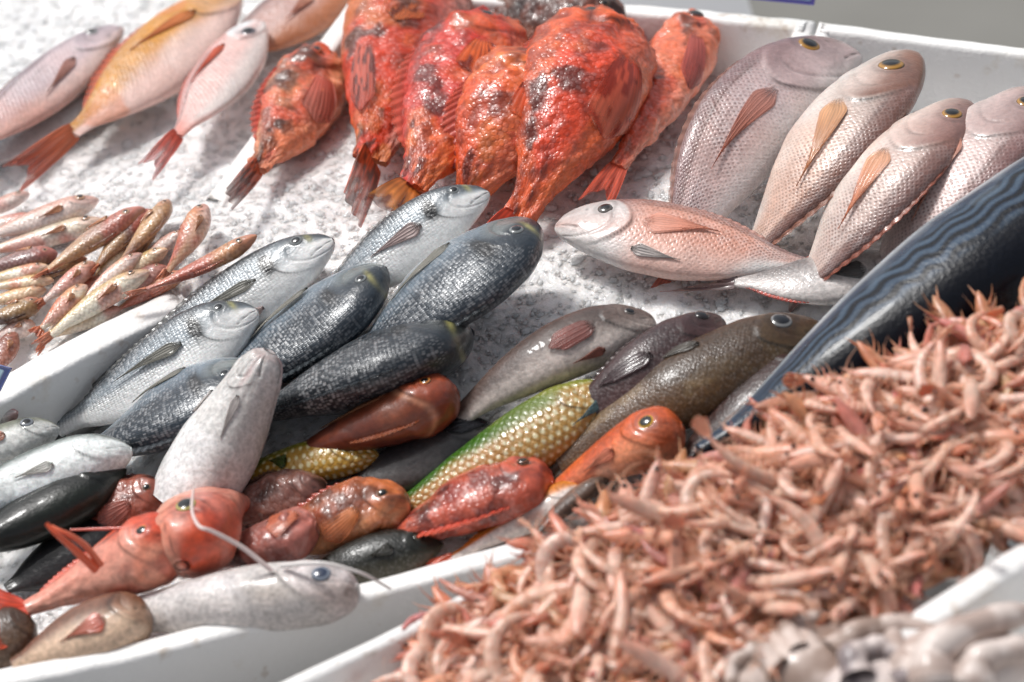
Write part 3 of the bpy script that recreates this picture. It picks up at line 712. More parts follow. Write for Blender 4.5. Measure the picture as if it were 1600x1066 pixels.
fish('scorpion_fish', 'slim orange scorpion fish lying apart at the right side of the heap', 'scorp', 'scorpion', p_scorp((216, 86, 56), (230, 122, 82), (134, 66, 40), (228, 140, 112), st=.58),
     [(1092, 34), (1045, 130), (965, 262)], 100, 'u', 15, .03, 'scorpion fish', gB, eye=(.13, .1, .03), iris=(90, 50, 40), pup=.7, parts=(pectoral_fin(.28, -.2, .3, .5, -12, (206, 100, 84), (180, 84, 76), .03, fan=1), dorsal_fin(.2, .8, .12, (150, 70, 46), (170, 84, 56), spiky=.35)),
     tail=dict(c0=(200, 84, 60), c1=(200, 84, 60)), **kw)

# ------------------------------------------------------------------ big breams of the right box
gC = 'silver pink breams lined up in the right box'
be = dict(iris=(168, 122, 52), pup=.66)
fish('sea_bream', 'widest silver pink bream of the row, with its dark back towards the red fish', 'bream', 'bream',
     p_bream((136, 104, 104), (204, 180, 178), (216, 204, 200), (136, 108, 108), (214, 160, 136), .45), [(1342, 88), (1195, 165), (1090, 325), (1050, 440)], 164, 'u', 26, [.05, .05, .03, .0], 'bream', gC,
     eye=(.17, .5, .034), n=210, m=84, gill=.37, parts=(pectoral_fin(.39, .0, .32, .2, 2, (180, 128, 116), (206, 116, 88), .03), dorsal_fin(.34, .93, .06, (150, 112, 104), (176, 128, 112))),
     tail=dict(ln=.12, h=.5, c0=(190, 110, 90), c1=(200, 90, 70)), **be)
fish('sea_bream', 'silver bream with a brown head and amber eye, second of the row', 'bream', 'bream',
     p_bream((136, 98, 88), (206, 186, 176), (222, 212, 204), (128, 84, 66), (216, 150, 110), .35, .9), [(1410, 86), (1314, 205), (1206, 350), (1140, 440)], 132, 'd', 10, [.08, .066, .034, -.02], 'bream', gC,
     eye=(.19, .3, .04), n=210, m=84, gill=.38, parts=(pectoral_fin(.38, -.2, .32, .24, 12, (206, 160, 120), (214, 130, 70), .04), dorsal_fin(.34, .93, .06, (140, 96, 80), (160, 100, 76))),
     tail=dict(ln=.10, h=.6, c0=(196, 100, 70), c1=(200, 92, 66)), mouth=(0, -.1, .08, -.35), **be)
fish('sea_bream', 'silver bream with an orange side fin, third of the row', 'bream', 'bream',
     p_bream((140, 104, 96), (206, 182, 172), (222, 206, 196), (140, 102, 94), (220, 140, 96), .7, .6), [(1500, 160), (1398, 262), (1294, 400), (1230, 485)], 122, 'd', 10, [.09, .076, .04, -.01], 'bream', gC,
     eye=(.16, .5, .036), n=210, m=84, gill=.37, parts=(pectoral_fin(.38, -.2, .32, .24, 10, (214, 164, 130), (222, 120, 70), .04), dorsal_fin(.34, .93, .06, (140, 84, 70), (160, 90, 70))),
     tail=dict(ln=.10, h=.5, c0=(196, 100, 80), c1=(200, 92, 66)), **be)
fish('sea_bream', 'silver pink bream partly covered by the large dark blue fish', 'bream', 'bream',
     p_bream((146, 110, 106), (208, 184, 178), (222, 206, 200), (140, 108, 104), (216, 160, 134), .4, .6), [(1612, 142), (1512, 250), (1412, 388), (1352, 480)], 138, 'd', 8, [.096, .08, .046, .0], 'bream', gC,
     eye=(.16, .5, .036), n=210, m=84, gill=.37, parts=(pectoral_fin(.38, -.25, .34, .2, 8, (190, 130, 110), (206, 140, 116), .035), dorsal_fin(.34, .93, .06, (140, 96, 90), (160, 100, 90))), tail=dict(ln=.1), **be)
fish('sea_bream', 'pale pink bream lying crosswise on the ice in front of the row', 'bream', 'bream',
     p_bream((150, 118, 114), (206, 170, 160), (224, 218, 214), (206, 196, 192), (226, 150, 120), .55, .8), [(868, 356), (1000, 368), (1160, 398), (1262, 414)], 118, 'u', 14, [.03, .032, .026, .018], 'bream', gC,
     eye=(.19, .5, .034), iris=(90, 84, 80), n=210, m=84, gill=.31, parts=(pectoral_fin(.36, .12, .3, .26, 4, (226, 160, 140), (226, 140, 112), .03), pectoral_fin(.34, -.62, .2, .16, -4, (200, 190, 186), (206, 196, 190), .03, name='pelvic_fin'), dorsal_fin(.36, .93, .05, (170, 128, 120), (190, 140, 126))),
     tail=dict(ln=.1, c0=(196, 120, 110), c1=(190, 100, 90)))
fish('sea_bream', 'small grey silver fish wedged under the tail of the big dark blue fish', 'bream', 'smooth',
     p_two((120, 112, 110), (190, 182, 178), .1, .5, (70, 66, 66), 9, .66, .6, None, 0, (206, 196, 190), 14, .5, .6), [(1440, 420), (1300, 436), (1148, 440)], 82, 'u', 10, .022, 'fish', None,
     eye=None, parts=(pectoral_fin(.3, -.1, .25, .3, 0, (90, 88, 86), (120, 116, 112)), dorsal_fin(.6, .95, .05, (196, 100, 84), (196, 70, 56), name='anal_fin', top=False)),
     tail=dict(ln=.42, h=.35, fork=.75, c0=(120, 104, 104), c1=(150, 110, 104), twist=.5))

# ------------------------------------------------------------------ the bonito
fish('bonito', 'large dark blue fish with wavy black back lines, crossing the right edge', 'tuna', 'tuna', p_tuna, [(1900, 186), (1650, 342), (1385, 545), (1094, 708)], 240, 'd', 18, [.10, .085, .07, .055], 'fish', None,
     n=520, m=220, eye=(.08, .2, .03), parts=(dorsal_fin(.35, .5, .12, (20, 28, 40), (30, 40, 52)),) , gill=.16, scl0=2)

# ------------------------------------------------------------------ gilthead breams
gE = 'gilthead breams on the ice in the centre'
silv = dict(iris=(120, 124, 124), pup=.62, pupil=(18, 22, 28))
lp = lambda u=.3, v=-.15, a=4: pectoral_fin(u, v, .34, .13, a, (128, 126, 118), (150, 146, 134), .03)
DW = p_dorada((40, 46, 52), (150, 158, 164), (230, 230, 228), .22, 1.3, (60, 66, 70))
DD = p_dorada((44, 54, 64), (112, 126, 138), (196, 198, 198), -.45, 1., (46, 54, 60), (112, 118, 118))
fish('gilthead_bream', 'white bellied silver bream nearest the small pink fish, head up on the ice', 'dorada', 'dorada', DW, [(521, 376), (440, 428), (330, 500), (170, 585)], 112, 'u', 26, [.03, .035, .03, .015], 'bream', gE, n=230, m=90,
     eye=(.12, .62, .028), parts=(lp(.33, .05), pectoral_fin(.36, -.7, .22, .12, -4, (214, 190, 186), (226, 206, 200), .02, name='pelvic_fin'), dorsal_fin(.36, .9, .06, (90, 92, 92), (110, 110, 106))), tail=dict(ln=.14, h=.9, c0=(90, 90, 90), c1=(60, 60, 60)), **silv)
fish('gilthead_bream', 'silver bream in front of the foam rim, white belly and dark tail towards the corner', 'dorada', 'dorada', DW, [(402, 486), (320, 536), (210, 606), (92, 668)], 124, 'u', 26, [.05, .05, .04, .02], 'bream', gE, n=230, m=90,
     eye=(.13, .62, .028), parts=(lp(.34, .1), pectoral_fin(.34, -.72, .22, .12, -4, (206, 180, 178), (222, 206, 200), .02, name='pelvic_fin'), dorsal_fin(.36, .9, .06, (90, 92, 92), (110, 110, 106))), tail=dict(ln=.16, h=.9, c0=(80, 82, 84), c1=(48, 50, 52), twist=.4), **silv)
fish('gilthead_bream', 'silver bream touching the red fish, white throat and dark saddle behind its eye', 'dorada', 'dorada', DW, [(763, 302), (680, 348), (590, 412), (480, 500)], 104, 'u', 28, [.06, .055, .035, .015], 'bream', gE, n=230, m=90,
     eye=(.13, .62, .026), parts=(pectoral_fin(.33, .0, .26, .2, 2, (150, 130, 126), (206, 180, 176), .02), dorsal_fin(.36, .9, .06, (90, 92, 92), (110, 110, 106))), tail=dict(ln=.14), **silv)
fish('gilthead_bream', 'dark backed bream with the largest head, black blotch behind its cheek, facing the bare ice', 'dorada', 'dorada', DD, [(832, 348), (755, 410), (660, 488), (520, 590)], 128, 'd', 12, [.055, .052, .04, .02], 'bream', gE, n=230, m=90,
     eye=(.12, .45, .032), parts=(lp(.31, -.45, 6), dorsal_fin(.36, .9, .06, (50, 56, 62), (60, 66, 70))), tail=dict(ln=.14), **silv)
fish('gilthead_bream', 'dark bream with a blackish head lying between two white bellied ones', 'dorada', 'dorada', DD, [(603, 418), (530, 478), (440, 550), (300, 640)], 112, 'd', 16, [.045, .042, .035, .02], 'bream', gE, n=230, m=90,
     eye=(.11, .5, .028), parts=(lp(.31, -.5, 6), dorsal_fin(.36, .9, .06, (50, 56, 62), (60, 66, 70))), tail=dict(ln=.14), **silv)
fish('gilthead_bream', 'darkest bream of the group, back turned to the orange gurnard below it', 'dorada', 'dorada', p_dorada((34, 42, 50), (84, 96, 108), (150, 154, 158), -.6, 1., (44, 48, 44), (70, 74, 72)),
     [(738, 520), (640, 556), (520, 606), (380, 660)], 112, 'd', 34, [.035, .035, .03, .02], 'bream', gE, n=230, m=90,
     eye=(.1, .35, .026), parts=(dorsal_fin(.3, .9, .07, (46, 52, 58), (56, 60, 64)),), tail=dict(ln=.14), **silv)
fish('gilthead_bream', 'scaly dark silver bream with long side fin, head tucked behind the white fish', 'dorada', 'dorada', DD, [(398, 572), (320, 616), (230, 664), (120, 706)], 104, 'd', 12, [.055, .05, .04, .025], 'bream', gE, n=230, m=90,
     eye=(.13, .4, .03), parts=(lp(.3, -.5, 8), dorsal_fin(.36, .9, .08, (60, 66, 72), (80, 84, 88))), tail=dict(ln=.16, h=.6, c0=(70, 76, 84), c1=(50, 56, 62)), **silv)
fish('gilthead_bream', 'narrow blue grey fish tail end lying against the white fish', 'dorada', 'dorada', DD, [(380, 640), (300, 668), (200, 706)], 50, 'd', 25, .03, 'bream', gE, eye=None, tail=dict(ln=.15, h=.8, c0=(60, 66, 72), c1=(60, 66, 72)))

# ------------------------------------------------------------------ pale fish and grey mullets of the left front
fish('hake', 'white fish lying belly up with its pink mouth raised over the dark bream', 'thro', 'smooth', p_white, [(420, 548), (385, 628), (335, 708), (280, 800)], 126, 'd', 10, [.105, .08, .055, .03], 'fish', None, n=200, m=110,
     eye=None, gilld=.01, mouth=(.02, .75, .12, .9), scl0=2, folds=.006, parts=(pectoral_fin(.26, .62, .26, .12, 6, (222, 214, 210), (206, 196, 190), .02), pectoral_fin(.34, -.75, .24, .1, -4, (222, 214, 210), (206, 196, 190), .02)))
gM = 'grey mullets at the left edge'
fish('grey_mullet', 'small silver fish with a large dark eye, its head just inside the left edge', 'mullet', 'smooth', p_two((120, 122, 108), (206, 206, 202), .25, .3), [(93, 670), (20, 690), (-110, 730)], 62, 'u', 15, .05, 'mullet', gM,
     eye=(.22, .35, .055), iris=(130, 134, 140), pup=.55, scl0=2, parts=(pectoral_fin(.4, 0, .2, .2),), tail=dict())
fish('grey_mullet', 'white sided mullet with blunt snout and dark spots above the blackish fish', 'mullet', 'smooth', p_two((96, 104, 100), (224, 228, 226), .45, .25, (110, 112, 106), 13, .68, .7), [(207, 704), (120, 728), (0, 770), (-120, 810)], 94, 'u', 8, .06, 'mullet', gM,
     eye=None, scl0=2, parts=(pectoral_fin(.36, -.3, .2, .16, 0, (206, 206, 200), (196, 190, 180)),), tail=dict())
fish('grey_mullet', 'blackish green striped fish under the white mullet, pointed head', 'mack', 'grouper', p_two((24, 30, 24), (110, 116, 104), -.6, .4, (12, 14, 12), 15, .55, .8), [(196, 734), (100, 786), (-60, 860)], 88, 'd', 15, .05, 'mullet', gM,
     eye=(.2, -.1, .03), iris=(60, 60, 44), scl0=2, tail=dict())
fish('grey_mullet', 'pink and white fish snout poking in beside the foam rim', 'mullet', 'smooth', p_two((206, 160, 156), (222, 214, 210), .0, .5, (150, 90, 90), 18, .64, .7), [(27, 644), (-30, 668), (-120, 700)], 48, 'u', 10, .03, 'fish', None, eye=None, scl0=2, tail=dict())

# ------------------------------------------------------------------ red mullets
gD = 'small red mullets in the left box'
BR, PK, YL, RD, PU, CR = ((158, 118, 102), (204, 168, 150)), ((214, 164, 146), (232, 214, 204)), ((214, 184, 130), (234, 224, 204)), ((196, 116, 94), (214, 146, 120)), ((140, 100, 96), (184, 146, 138)), ((218, 198, 170), (234, 228, 216))
mul = [
 ('pale pink mullet with rosy cheek, farthest back along the ice', PK, [(154, 312), (80, 338), (-30, 372)], 50, 'u', .022, 1),
 ('little pink head showing behind the farthest pale mullet', PK, [(46, 302), (0, 322), (-60, 344)], 32, 'u', .016, 0),
 ('white bellied mullet with a yellow patch, under the brown pair', CR, [(165, 345), (80, 368), (-30, 396)], 44, 'u', .014, 0),
 ('brown pink mullet, left one of the brown pair, pointed tail down', BR, [(226, 326), (150, 372), (72, 424)], 46, 'd', .036, 2),
 ('dark brown mullet, right one of the brown pair', ((126, 88, 76), (160, 122, 104)), [(236, 328), (196, 366), (152, 416)], 42, 'd', .03, 0),
 ('plump brown mullet with round head standing out at the back', ((160, 118, 96), (206, 168, 134)), [(264, 314), (230, 360), (185, 412)], 40, 'd', .03, 2),
 ('orange mullet with a clear round eye, head pointing up', ((206, 120, 92), (226, 190, 176)), [(320, 322), (300, 366), (262, 424)], 52, 'l', .036, 3),
 ('long brick red mullet lying against the silver bream', RD, [(401, 368), (320, 414), (226, 452)], 36, 'd', .046, 2),
 ('pink mullet half hidden behind the orange one', PK, [(292, 362), (250, 388), (210, 418)], 30, 'u', .018, 0),
 ('yellow pale mullet lying under the round headed brown one', YL, [(262, 390), (215, 416), (160, 450)], 34, 'u', .024, 0),
 ('thin yellow mullet between brown tails', YL, [(200, 388), (172, 414), (140, 446)], 26, 'u', .018, 0),
 ('purple pink mullet at the left edge under the white bellied one', PU, [(90, 396), (40, 408), (-30, 424)], 44, 'd', .022, 0),
 ('dark purple mullet in the shade of the pointed brown tail', ((96, 60, 62), (140, 100, 96)), [(136, 404), (90, 418), (20, 440)], 34, 'd', .012, 0),
 ('rosy mullet with a small dark eye, in the middle of the heap', PK, [(148, 410), (110, 440), (68, 470)], 38, 'u', .034, 1),
 ('yellow backed mullet with a spread orange tail', ((214, 150, 100), (230, 218, 200)), [(136, 446), (102, 478), (64, 514)], 42, 'u', .036, 4),
 ('longest pale yellow mullet, with blood on its head', YL, [(234, 424), (160, 466), (78, 524)], 46, 'u', .034, 2),
 ('dark brown mullet at the left edge with glossy back', ((78, 50, 42), (120, 84, 70)), [(66, 470), (30, 486), (-40, 508)], 40, 'd', .03, 0),
 ('yellow flecked pale mullet at the left edge', YL, [(84, 438), (40, 442), (-20, 450)], 28, 'u', .03, 0),
 ('orange cream mullet just above the glossy dark brown one', ((222, 170, 120), (230, 206, 180)), [(72, 452), (30, 462), (-30, 474)], 32, 'u', .024, 0),
 ('pink mullet head low at the left below the glossy dark one', PK, [(55, 506), (30, 514), (-10, 528)], 38, 'u', .018, 0),
 ('reddish brown fish end cut by the left edge near the rim', ((140, 84, 66), (170, 110, 90)), [(24, 520), (10, 548), (-20, 590)], 44, 'u', .018, 0),
 ('cream coloured mullet lying lowest, along the foam rim', CR, [(190, 482), (140, 500), (76, 528)], 34, 'u', .012, 2),
 ('brown red mullet head above the long pale yellow one', ((140, 80, 70), (190, 140, 128)), [(262, 418), (225, 436), (170, 462)], 40, 'u', .022, 0),
 ('dull red mullet under the long brick red one', RD, [(290, 426), (240, 452), (180, 486)], 34, 'd', .012, 0),
 ('narrow silver pink mullet crossing over the thin yellow one', PK, [(222, 396), (178, 428), (128, 470)], 32, 'u', .034, 2),
 ('slender pale mullet beside the spread orange tail', CR, [(128, 476), (96, 506), (66, 540)], 30, 'u', .02, 2),
 ('rosy beige mullet at the far left, above the white bellied one', PK, [(60, 340), (10, 350), (-50, 362)], 34, 'u', .02, 0),
 ('thin beige mullet lying between the pointed brown tail and the left edge', YL, [(76, 416), (30, 428), (-30, 436)], 30, 'u', .03, 0),
 ('slim tan mullet leaning on the plump brown one', ((190, 150, 124), (222, 192, 168)), [(246, 352), (212, 392), (178, 430)], 28, 'd', .024, 2),
 ('peach mullet deep in the heap beside the rosy one', ((214, 160, 130), (226, 206, 190)), [(170, 430), (130, 458), (90, 490)], 32, 'u', .014, 0),
]
for i, (lb, (a, b), pts, w, d, dz, t) in enumerate(mul):
    ps = [dorsal_fin(.3, .6, .07, a, a)]
    if w > 36: ps.append(pectoral_fin(.3, -.2, .22, .2, -6, (206, 150, 110), (214, 140, 100), .03))
    fish('red_mullet', lb, 'mullet', 'mullet', p_two(a, b, .0, .6, (196, 96, 76), 30, .63, .6, (206, 140, 126), .35, (214, 170, 110), 16, .56, .5), pts, w*.8, d, 14, dz*.75, 'mullet', gD, n=90, m=40,
         eye=(.14, .35, .045) if t in (1, 3) else (.14, .42, .036), iris=(190, 150, 120), gill=.24, seed=31+i*7, parts=ps,
         tail=(dict(ln=.2, h=.7, fork=.35, c0=(206, 120, 84), c1=(214, 110, 70), twist=.5) if t == 4 else dict(ln=.2, h=.4, fork=.4, c0=(190, 120, 90), c1=(200, 116, 84), twist=.8)))

# ------------------------------------------------------------------ mixed catch in the front box
gX = 'mixed small fish in the front box'
fish('gurnard', 'rusty red gurnard with long folded fin, nose towards the grey grouper', 'gurnard', 'scorpion', p_two((112, 50, 28), (70, 34, 24), -.2, .6, (64, 28, 20), 26, .52, .7, (168, 72, 40), .6, (150, 84, 52), 13, .54, .6, extra=lambda c, k: mix(k, C(214, 150, 116), .6*np.exp(-((c['u']-c['gill']-.02)/.018)**2))), [(716, 612), (640, 640), (545, 680), (425, 720)], 92, 'd', 18, [.045, .045, .035, .02], 'gurnard', gX, rough=.0009, roughf=70, n=180, m=72,
     eye=(.12, .3, .03), iris=(190, 120, 50), pup=.66, scl0=2, parts=(pectoral_fin(.3, .1, .42, .16, -8, (130, 74, 48), (170, 120, 84), .06), dorsal_fin(.2, .55, .1, (110, 52, 34), (150, 84, 54), lean=1.4)), tail=dict(ln=.2, h=.4, **RED))
fish('grouper', 'smooth grey brown fish with white belly and red side fin, arched on the ice', 'grouper', 'smooth', p_two((84, 68, 62), (196, 184, 176), -.25, .4, (80, 66, 60), 12, .62, .4, (140, 122, 114), .4), [(1024, 506), (925, 524), (820, 588), (716, 652)], 96, 'u', 12, [.03, .04, .04, .025], 'grouper', gX, n=180, m=72,
     eye=(.12, .2, .028), iris=(90, 84, 80), pup=.7, scl0=2, parts=(pectoral_fin(.3, -.05, .22, .42, -4, (110, 70, 64), (150, 76, 66), .03, fan=.7), dorsal_fin(.2, .75, .06, (96, 80, 74), (110, 92, 84)), pectoral_fin(.3, -.85, .16, .14, 0, (150, 90, 76), (170, 110, 90), .02, name='pelvic_fin')), tail=dict(ln=.14, c0=(90, 80, 74), c1=(70, 62, 60)))
fish('grouper', 'dark purple brown fish with a black eye between the grey and brown ones', 'grouper', 'grouper', p_two((62, 40, 40), (92, 66, 64), -.3, .5, (50, 34, 36), 20, .54, .6), [(1126, 502), (1050, 552), (960, 620), (860, 700)], 100, 'u', 22, [.042, .05, .04, .02], 'grouper', gX, n=180, m=72,
     eye=(.11, .42, .036), iris=(30, 24, 26), parts=(pectoral_fin(.42, .1, .26, .3, 8, (60, 38, 42), (70, 46, 50), .05, fan=.5), dorsal_fin(.25, .8, .08, (66, 46, 46), (76, 56, 54))), tail=dict())
fish('grouper', 'largest brown grouper, glassy dark eye, head next to the dark blue fish', 'grouper', 'grouper', p_two((84, 56, 28), (112, 82, 50), -.5, .6, (48, 32, 18), 17, .52, .6, (60, 42, 28), .5, (132, 108, 74), 40, .6, .5), [(1288, 516), (1190, 548), (1040, 630), (872, 722)], 126, 'u', 20, [.04, .048, .042, .03], 'grouper', gX, n=210, m=84,
     eye=(.15, .38, .04), iris=(120, 120, 120), pup=.72, pupil=(10, 14, 22), parts=(pectoral_fin(.42, .62, .22, .2, 22, (70, 62, 54), (84, 78, 70), .06, fan=.4), dorsal_fin(.3, .85, .07, (84, 64, 46), (96, 76, 56))), tail=dict(ln=.14, c0=(90, 76, 60), c1=(90, 76, 60)))
fish('grouper', 'dark reddish brown fish lying in the shadow under the largest brown grouper', 'grouper', 'grouper', p_two((56, 34, 30), (90, 58, 50), -.3, .5, (40, 26, 24), 22, .55, .6), [(1268, 560), (1180, 622), (1070, 712)], 92, 'd', 20, [.04, .04, .03], 'grouper', gX, eye=None, tail=dict())
fish('wrasse', 'large yellow green wrasse covered in white dots', 'grouper', 'wrasse', p_wrasse, [(964, 604), (880, 660), (760, 724), (630, 796)], 108, 'u', 14, [.03, .036, .034, .02], 'wrasse', gX, n=260, m=110,
     eye=None, scl0=0, parts=(pectoral_fin(.05, -.55, .22, .22, -4, (110, 140, 140), (96, 130, 140), .02), dorsal_fin(.1, .85, .06, (110, 130, 30), (130, 140, 60))), tail=dict(ln=.12, c0=(150, 140, 70), c1=(120, 130, 70)))
fish('wrasse', 'small yellow wrasse with white dots beside the belly up white fish', 'grouper', 'wrasse', lambda c: p_wrasse(c, (110, 116, 14), (176, 130, 36), (228, 216, 170)), [(592, 712), (500, 720), (420, 740), (330, 774)], 66, 'u', 14, [.03, .03, .026, .015], 'wrasse', gX, n=200, m=84,
     eye=None, scl0=0, parts=(dorsal_fin(.1, .85, .08, (120, 130, 20), (150, 140, 40)), pectoral_fin(.5, -.2, .12, .3, 20, (60, 80, 30), (80, 90, 30), .03)), tail=dict(ln=.12, c0=(160, 140, 60), c1=(120, 130, 40)))
fish('black_fish', 'blackish grey fish under the large wrasse, rounded fin raised', 'grouper', 'smooth', p_two((44, 42, 44), (84, 80, 78), -.3, .6, (26, 24, 26), 16, .55, .6), [(770, 672), (690, 704), (610, 744), (500, 800)], 88, 'u', 10, [.01, .022, .02, .01], 'fish', gX,
     eye=None, scl0=2, parts=(pectoral_fin(.02, .35, .24, .5, -10, (44, 44, 50), (36, 36, 42), .08, fan=.6),), tail=dict())
fish('gurnard', 'orange gurnard with a black pupil beside the shrimp heap, facing the blue fish', 'gurnard', 'smooth', p_two((206, 96, 44), (224, 140, 100), -.2, .5, (176, 66, 30), 42, .56, .5, (204, 88, 40), .5, (200, 160, 140), 16, .64, .4), [(1068, 668), (1000, 696), (920, 736), (840, 786)], 92, 'u', 10, [.048, .045, .038, .025], 'gurnard', gX, n=180, m=72,
     eye=(.18, .1, .056), iris=(206, 160, 40), pup=.74, scl0=2, gill=.34, parts=(pectoral_fin(.42, -.3, .24, .24, -6, (214, 120, 90), (226, 150, 120), .03),), tail=dict(**RED))
fish('scorpion_fish', 'dull red scorpion fish lying under the white dotted wrasse', 'scorp', 'scorpion', p_scorp((150, 54, 44), (196, 92, 66), (110, 46, 40), (206, 116, 92), st=.6), [(864, 748), (780, 768), (690, 808), (590, 850)], 98, 'd', 20, [.034, .036, .03, .02], 'scorpion fish', gX,
     eye=(.13, .15, .034), iris=(120, 70, 40), pup=.7, parts=scorp_parts((206, 104, 72), (196, 110, 90), pl=.3, pw=.4, pv=-.1), tail=dict(ln=.16, h=.5, **RED), rough=.0028)
fish('gurnard', 'orange yellow fish with white underside lying along the front foam rim', 'gurnard', 'smooth', p_two((214, 128, 44), (222, 208, 200), .05, .25, (206, 96, 30), 30, .58, .5), [(916, 768), (840, 804), (770, 838), (706, 872)], 60, 'u', 5, [.03, .03, .026, .02], 'gurnard', gX,
     eye=None, scl0=2, parts=(dorsal_fin(.2, .9, .16, (222, 130, 30), (214, 110, 30)),), tail=dict(ln=.34, h=.6, fork=.3, c0=(206, 84, 44), c1=(214, 70, 40), twist=.3))
fish('brown_fish', 'thin brown fish between the orange yellow one and the shrimps', 'mullet', 'smooth', p_two((90, 66, 52), (140, 110, 92), -.2, .5, (60, 40, 30), 22, .56, .6), [(952, 744), (896, 782), (832, 842)], 32, 'd', 12, .04, 'fish', gX, eye=None, scl0=2, tail=dict(ln=.12, h=.5, c0=(80, 66, 56), c1=(70, 56, 50)))
fish('scorpion_fish', 'orange brown scorpion fish in the middle of the front box', 'scorp', 'scorpion', p_scorp((150, 74, 46), (196, 112, 66), (80, 44, 34), (214, 146, 100), st=.58), [(640, 784), (570, 796), (490, 830), (400, 872)], 98, 'u', 22, [.036, .036, .03, .02], 'scorpion fish', gX,
     eye=(.14, .1, .034), iris=(120, 80, 40), pup=.7, parts=scorp_parts((214, 130, 76), (196, 110, 70), pl=.28, pw=.5), tail=dict(**RED), rough=.0028)
fish('scorpion_fish', 'purple brown scorpion fish under the small yellow wrasse', 'scorp', 'scorpion', p_scorp((92, 52, 46), (136, 92, 80), (54, 34, 32), (160, 120, 106), st=.54), [(512, 762), (440, 778), (330, 826)], 78, 'u', 25, [.03, .03, .02], 'scorpion fish', gX,
     eye=(.14, .1, .034), iris=(90, 70, 50), pup=.7, parts=(dorsal_fin(.2, .8, .14, (84, 48, 42), (100, 60, 50), spiky=.35),), tail=dict(), rough=.0028)
fish('scorpion_fish', 'pinkish brown scorpion fish with a broad orange fin at the front', 'scorp', 'scorpion', p_scorp((136, 76, 68), (180, 110, 96), (96, 56, 50), (200, 140, 124), st=.58), [(496, 826), (430, 844), (320, 880)], 74, 'd', 15, [.045, .04, .03], 'scorpion fish', gX,
     eye=(.16, .25, .036), iris=(110, 80, 60), pup=.7, parts=(pectoral_fin(.1, .1, .28, .6, 14, (190, 104, 72), (206, 110, 76), .05, fan=1),), tail=dict(), rough=.0028)
fish('black_fish', 'blackish green fish at the front rim, smooth pointed head', 'mack', 'grouper', p_two((26, 28, 22), (70, 66, 50), -.6, .4, (14, 14, 12), 14, .56, .6), [(692, 850), (600, 872), (470, 906)], 84, 'u', 20, [.022, .022, .016], 'fish', gX, eye=(.16, .3, .03), iris=(70, 64, 50), parts=(pectoral_fin(.33, -.1, .2, .2, -6, (40, 40, 34), (60, 56, 44)), dorsal_fin(.3, .8, .08, (30, 30, 26), (44, 42, 34))), tail=dict())
fish('scorpion_fish', 'brown red scorpion fish between the white fish and the black mullet', 'scorp', 'scorpion', p_scorp((112, 56, 46), (160, 86, 66), (64, 34, 30), (180, 110, 90), st=.56), [(262, 768), (190, 796), (90, 850)], 88, 'u', 22, [.036, .034, .02], 'scorpion fish', gX,
     eye=(.14, .05, .034), iris=(110, 80, 50), pup=.7, parts=(pectoral_fin(.3, -.3, .3, .5, -6, (180, 100, 84), (150, 84, 70), .03, fan=1), dorsal_fin(.2, .8, .12, (100, 50, 40), (120, 60, 50), spiky=.35)), tail=dict(), rough=.0028)
def p_og(c):
    k = p_two((216, 78, 36), (228, 150, 122), -.35, .5, (176, 52, 26), 30, .56, .55, None, 0, (230, 176, 156), 13, .56, .6)(c)
    return k
fish('gurnard', 'bright orange fish with pale ringed eye, bowed over the other orange head', 'gurnard', 'scorpion', p_og, [(286, 884), (302, 826), (342, 790), (410, 800)], 124, 'r', 10, [.07, .068, .045, -.01], 'gurnard', gX, rough=.0012, roughf=60, n=160, m=64,
     eye=(.2, .15, .056), iris=(176, 160, 90), pup=.72, scl0=2, tail=None)
fish('gurnard', 'bright orange gurnard with yellow ringed eye and raised fin spines', 'gurnard', 'scorpion', p_og, [(286, 846), (225, 858), (140, 914), (40, 950)], 116, 'u', 12, [.075, .07, .055, .05], 'gurnard', gX, rough=.0012, roughf=60, n=180, m=72,
     eye=(.17, .08, .046), iris=(190, 140, 44), pup=.72, scl0=2, gill=.33, parts=(dorsal_fin(.34, .9, .1, (214, 70, 40), (222, 90, 60)),), tail=dict(ln=.28, h=1.3, fork=.1, c0=(206, 64, 36), c1=(222, 90, 60), twist=.2, droop=-.4))
fish('black_fish', 'black fish lying behind the raised orange spines', 'mack', 'grouper', p_two((22, 22, 24), (54, 50, 50), -.4, .5), [(215, 822), (130, 862), (10, 920)], 92, 'u', 15, .02, 'fish', gX, eye=None, scl0=2, tail=dict())
fish('forkbeard', 'pale grey fish with a blue eye and long white whiskers at the front rim', 'hake', 'smooth', p_two((200, 194, 190), (180, 166, 154), -.2, .5, (150, 146, 146), 16, .64, .5, (206, 190, 190), .4, (226, 222, 222), 11, .5, .5), [(560, 922), (470, 928), (340, 944), (190, 966)], 106, 'u', 8, [.055, .05, .046, .04], 'fish', gX, n=180, m=72,
     eye=(.12, .0, .042), iris=(120, 128, 140), pup=.6, pupil=(40, 52, 74), scl0=2, gill=.3, parts=(dorsal_fin(.35, .8, .06, (190, 184, 180), (200, 194, 190)),), tail=dict(ln=.1))
fish('scorpion_fish', 'brown fish with a red slit in its pale belly in the near left corner', 'scorp', 'smooth', p_two((110, 74, 56), (206, 176, 150), .0, .35, (150, 60, 44), 12, .63, .7, (130, 90, 66), .6), [(236, 960), (150, 986), (20, 1040)], 96, 'u', 5, [.05, .05, .04], 'fish', gX, eye=None, scl0=2, parts=(pectoral_fin(.3, -.3, .34, .3, -4, (196, 84, 60), (206, 130, 104), .02),), tail=dict())
fish('brown_fish', 'dark brown fish cut by the left edge in the near corner', 'grouper', 'grouper', p_two((74, 52, 38), (110, 84, 64), -.3, .5), [(56, 976), (0, 1000), (-80, 1040)], 90, 'u', 15, .04, 'fish', gX, eye=None, tail=dict())

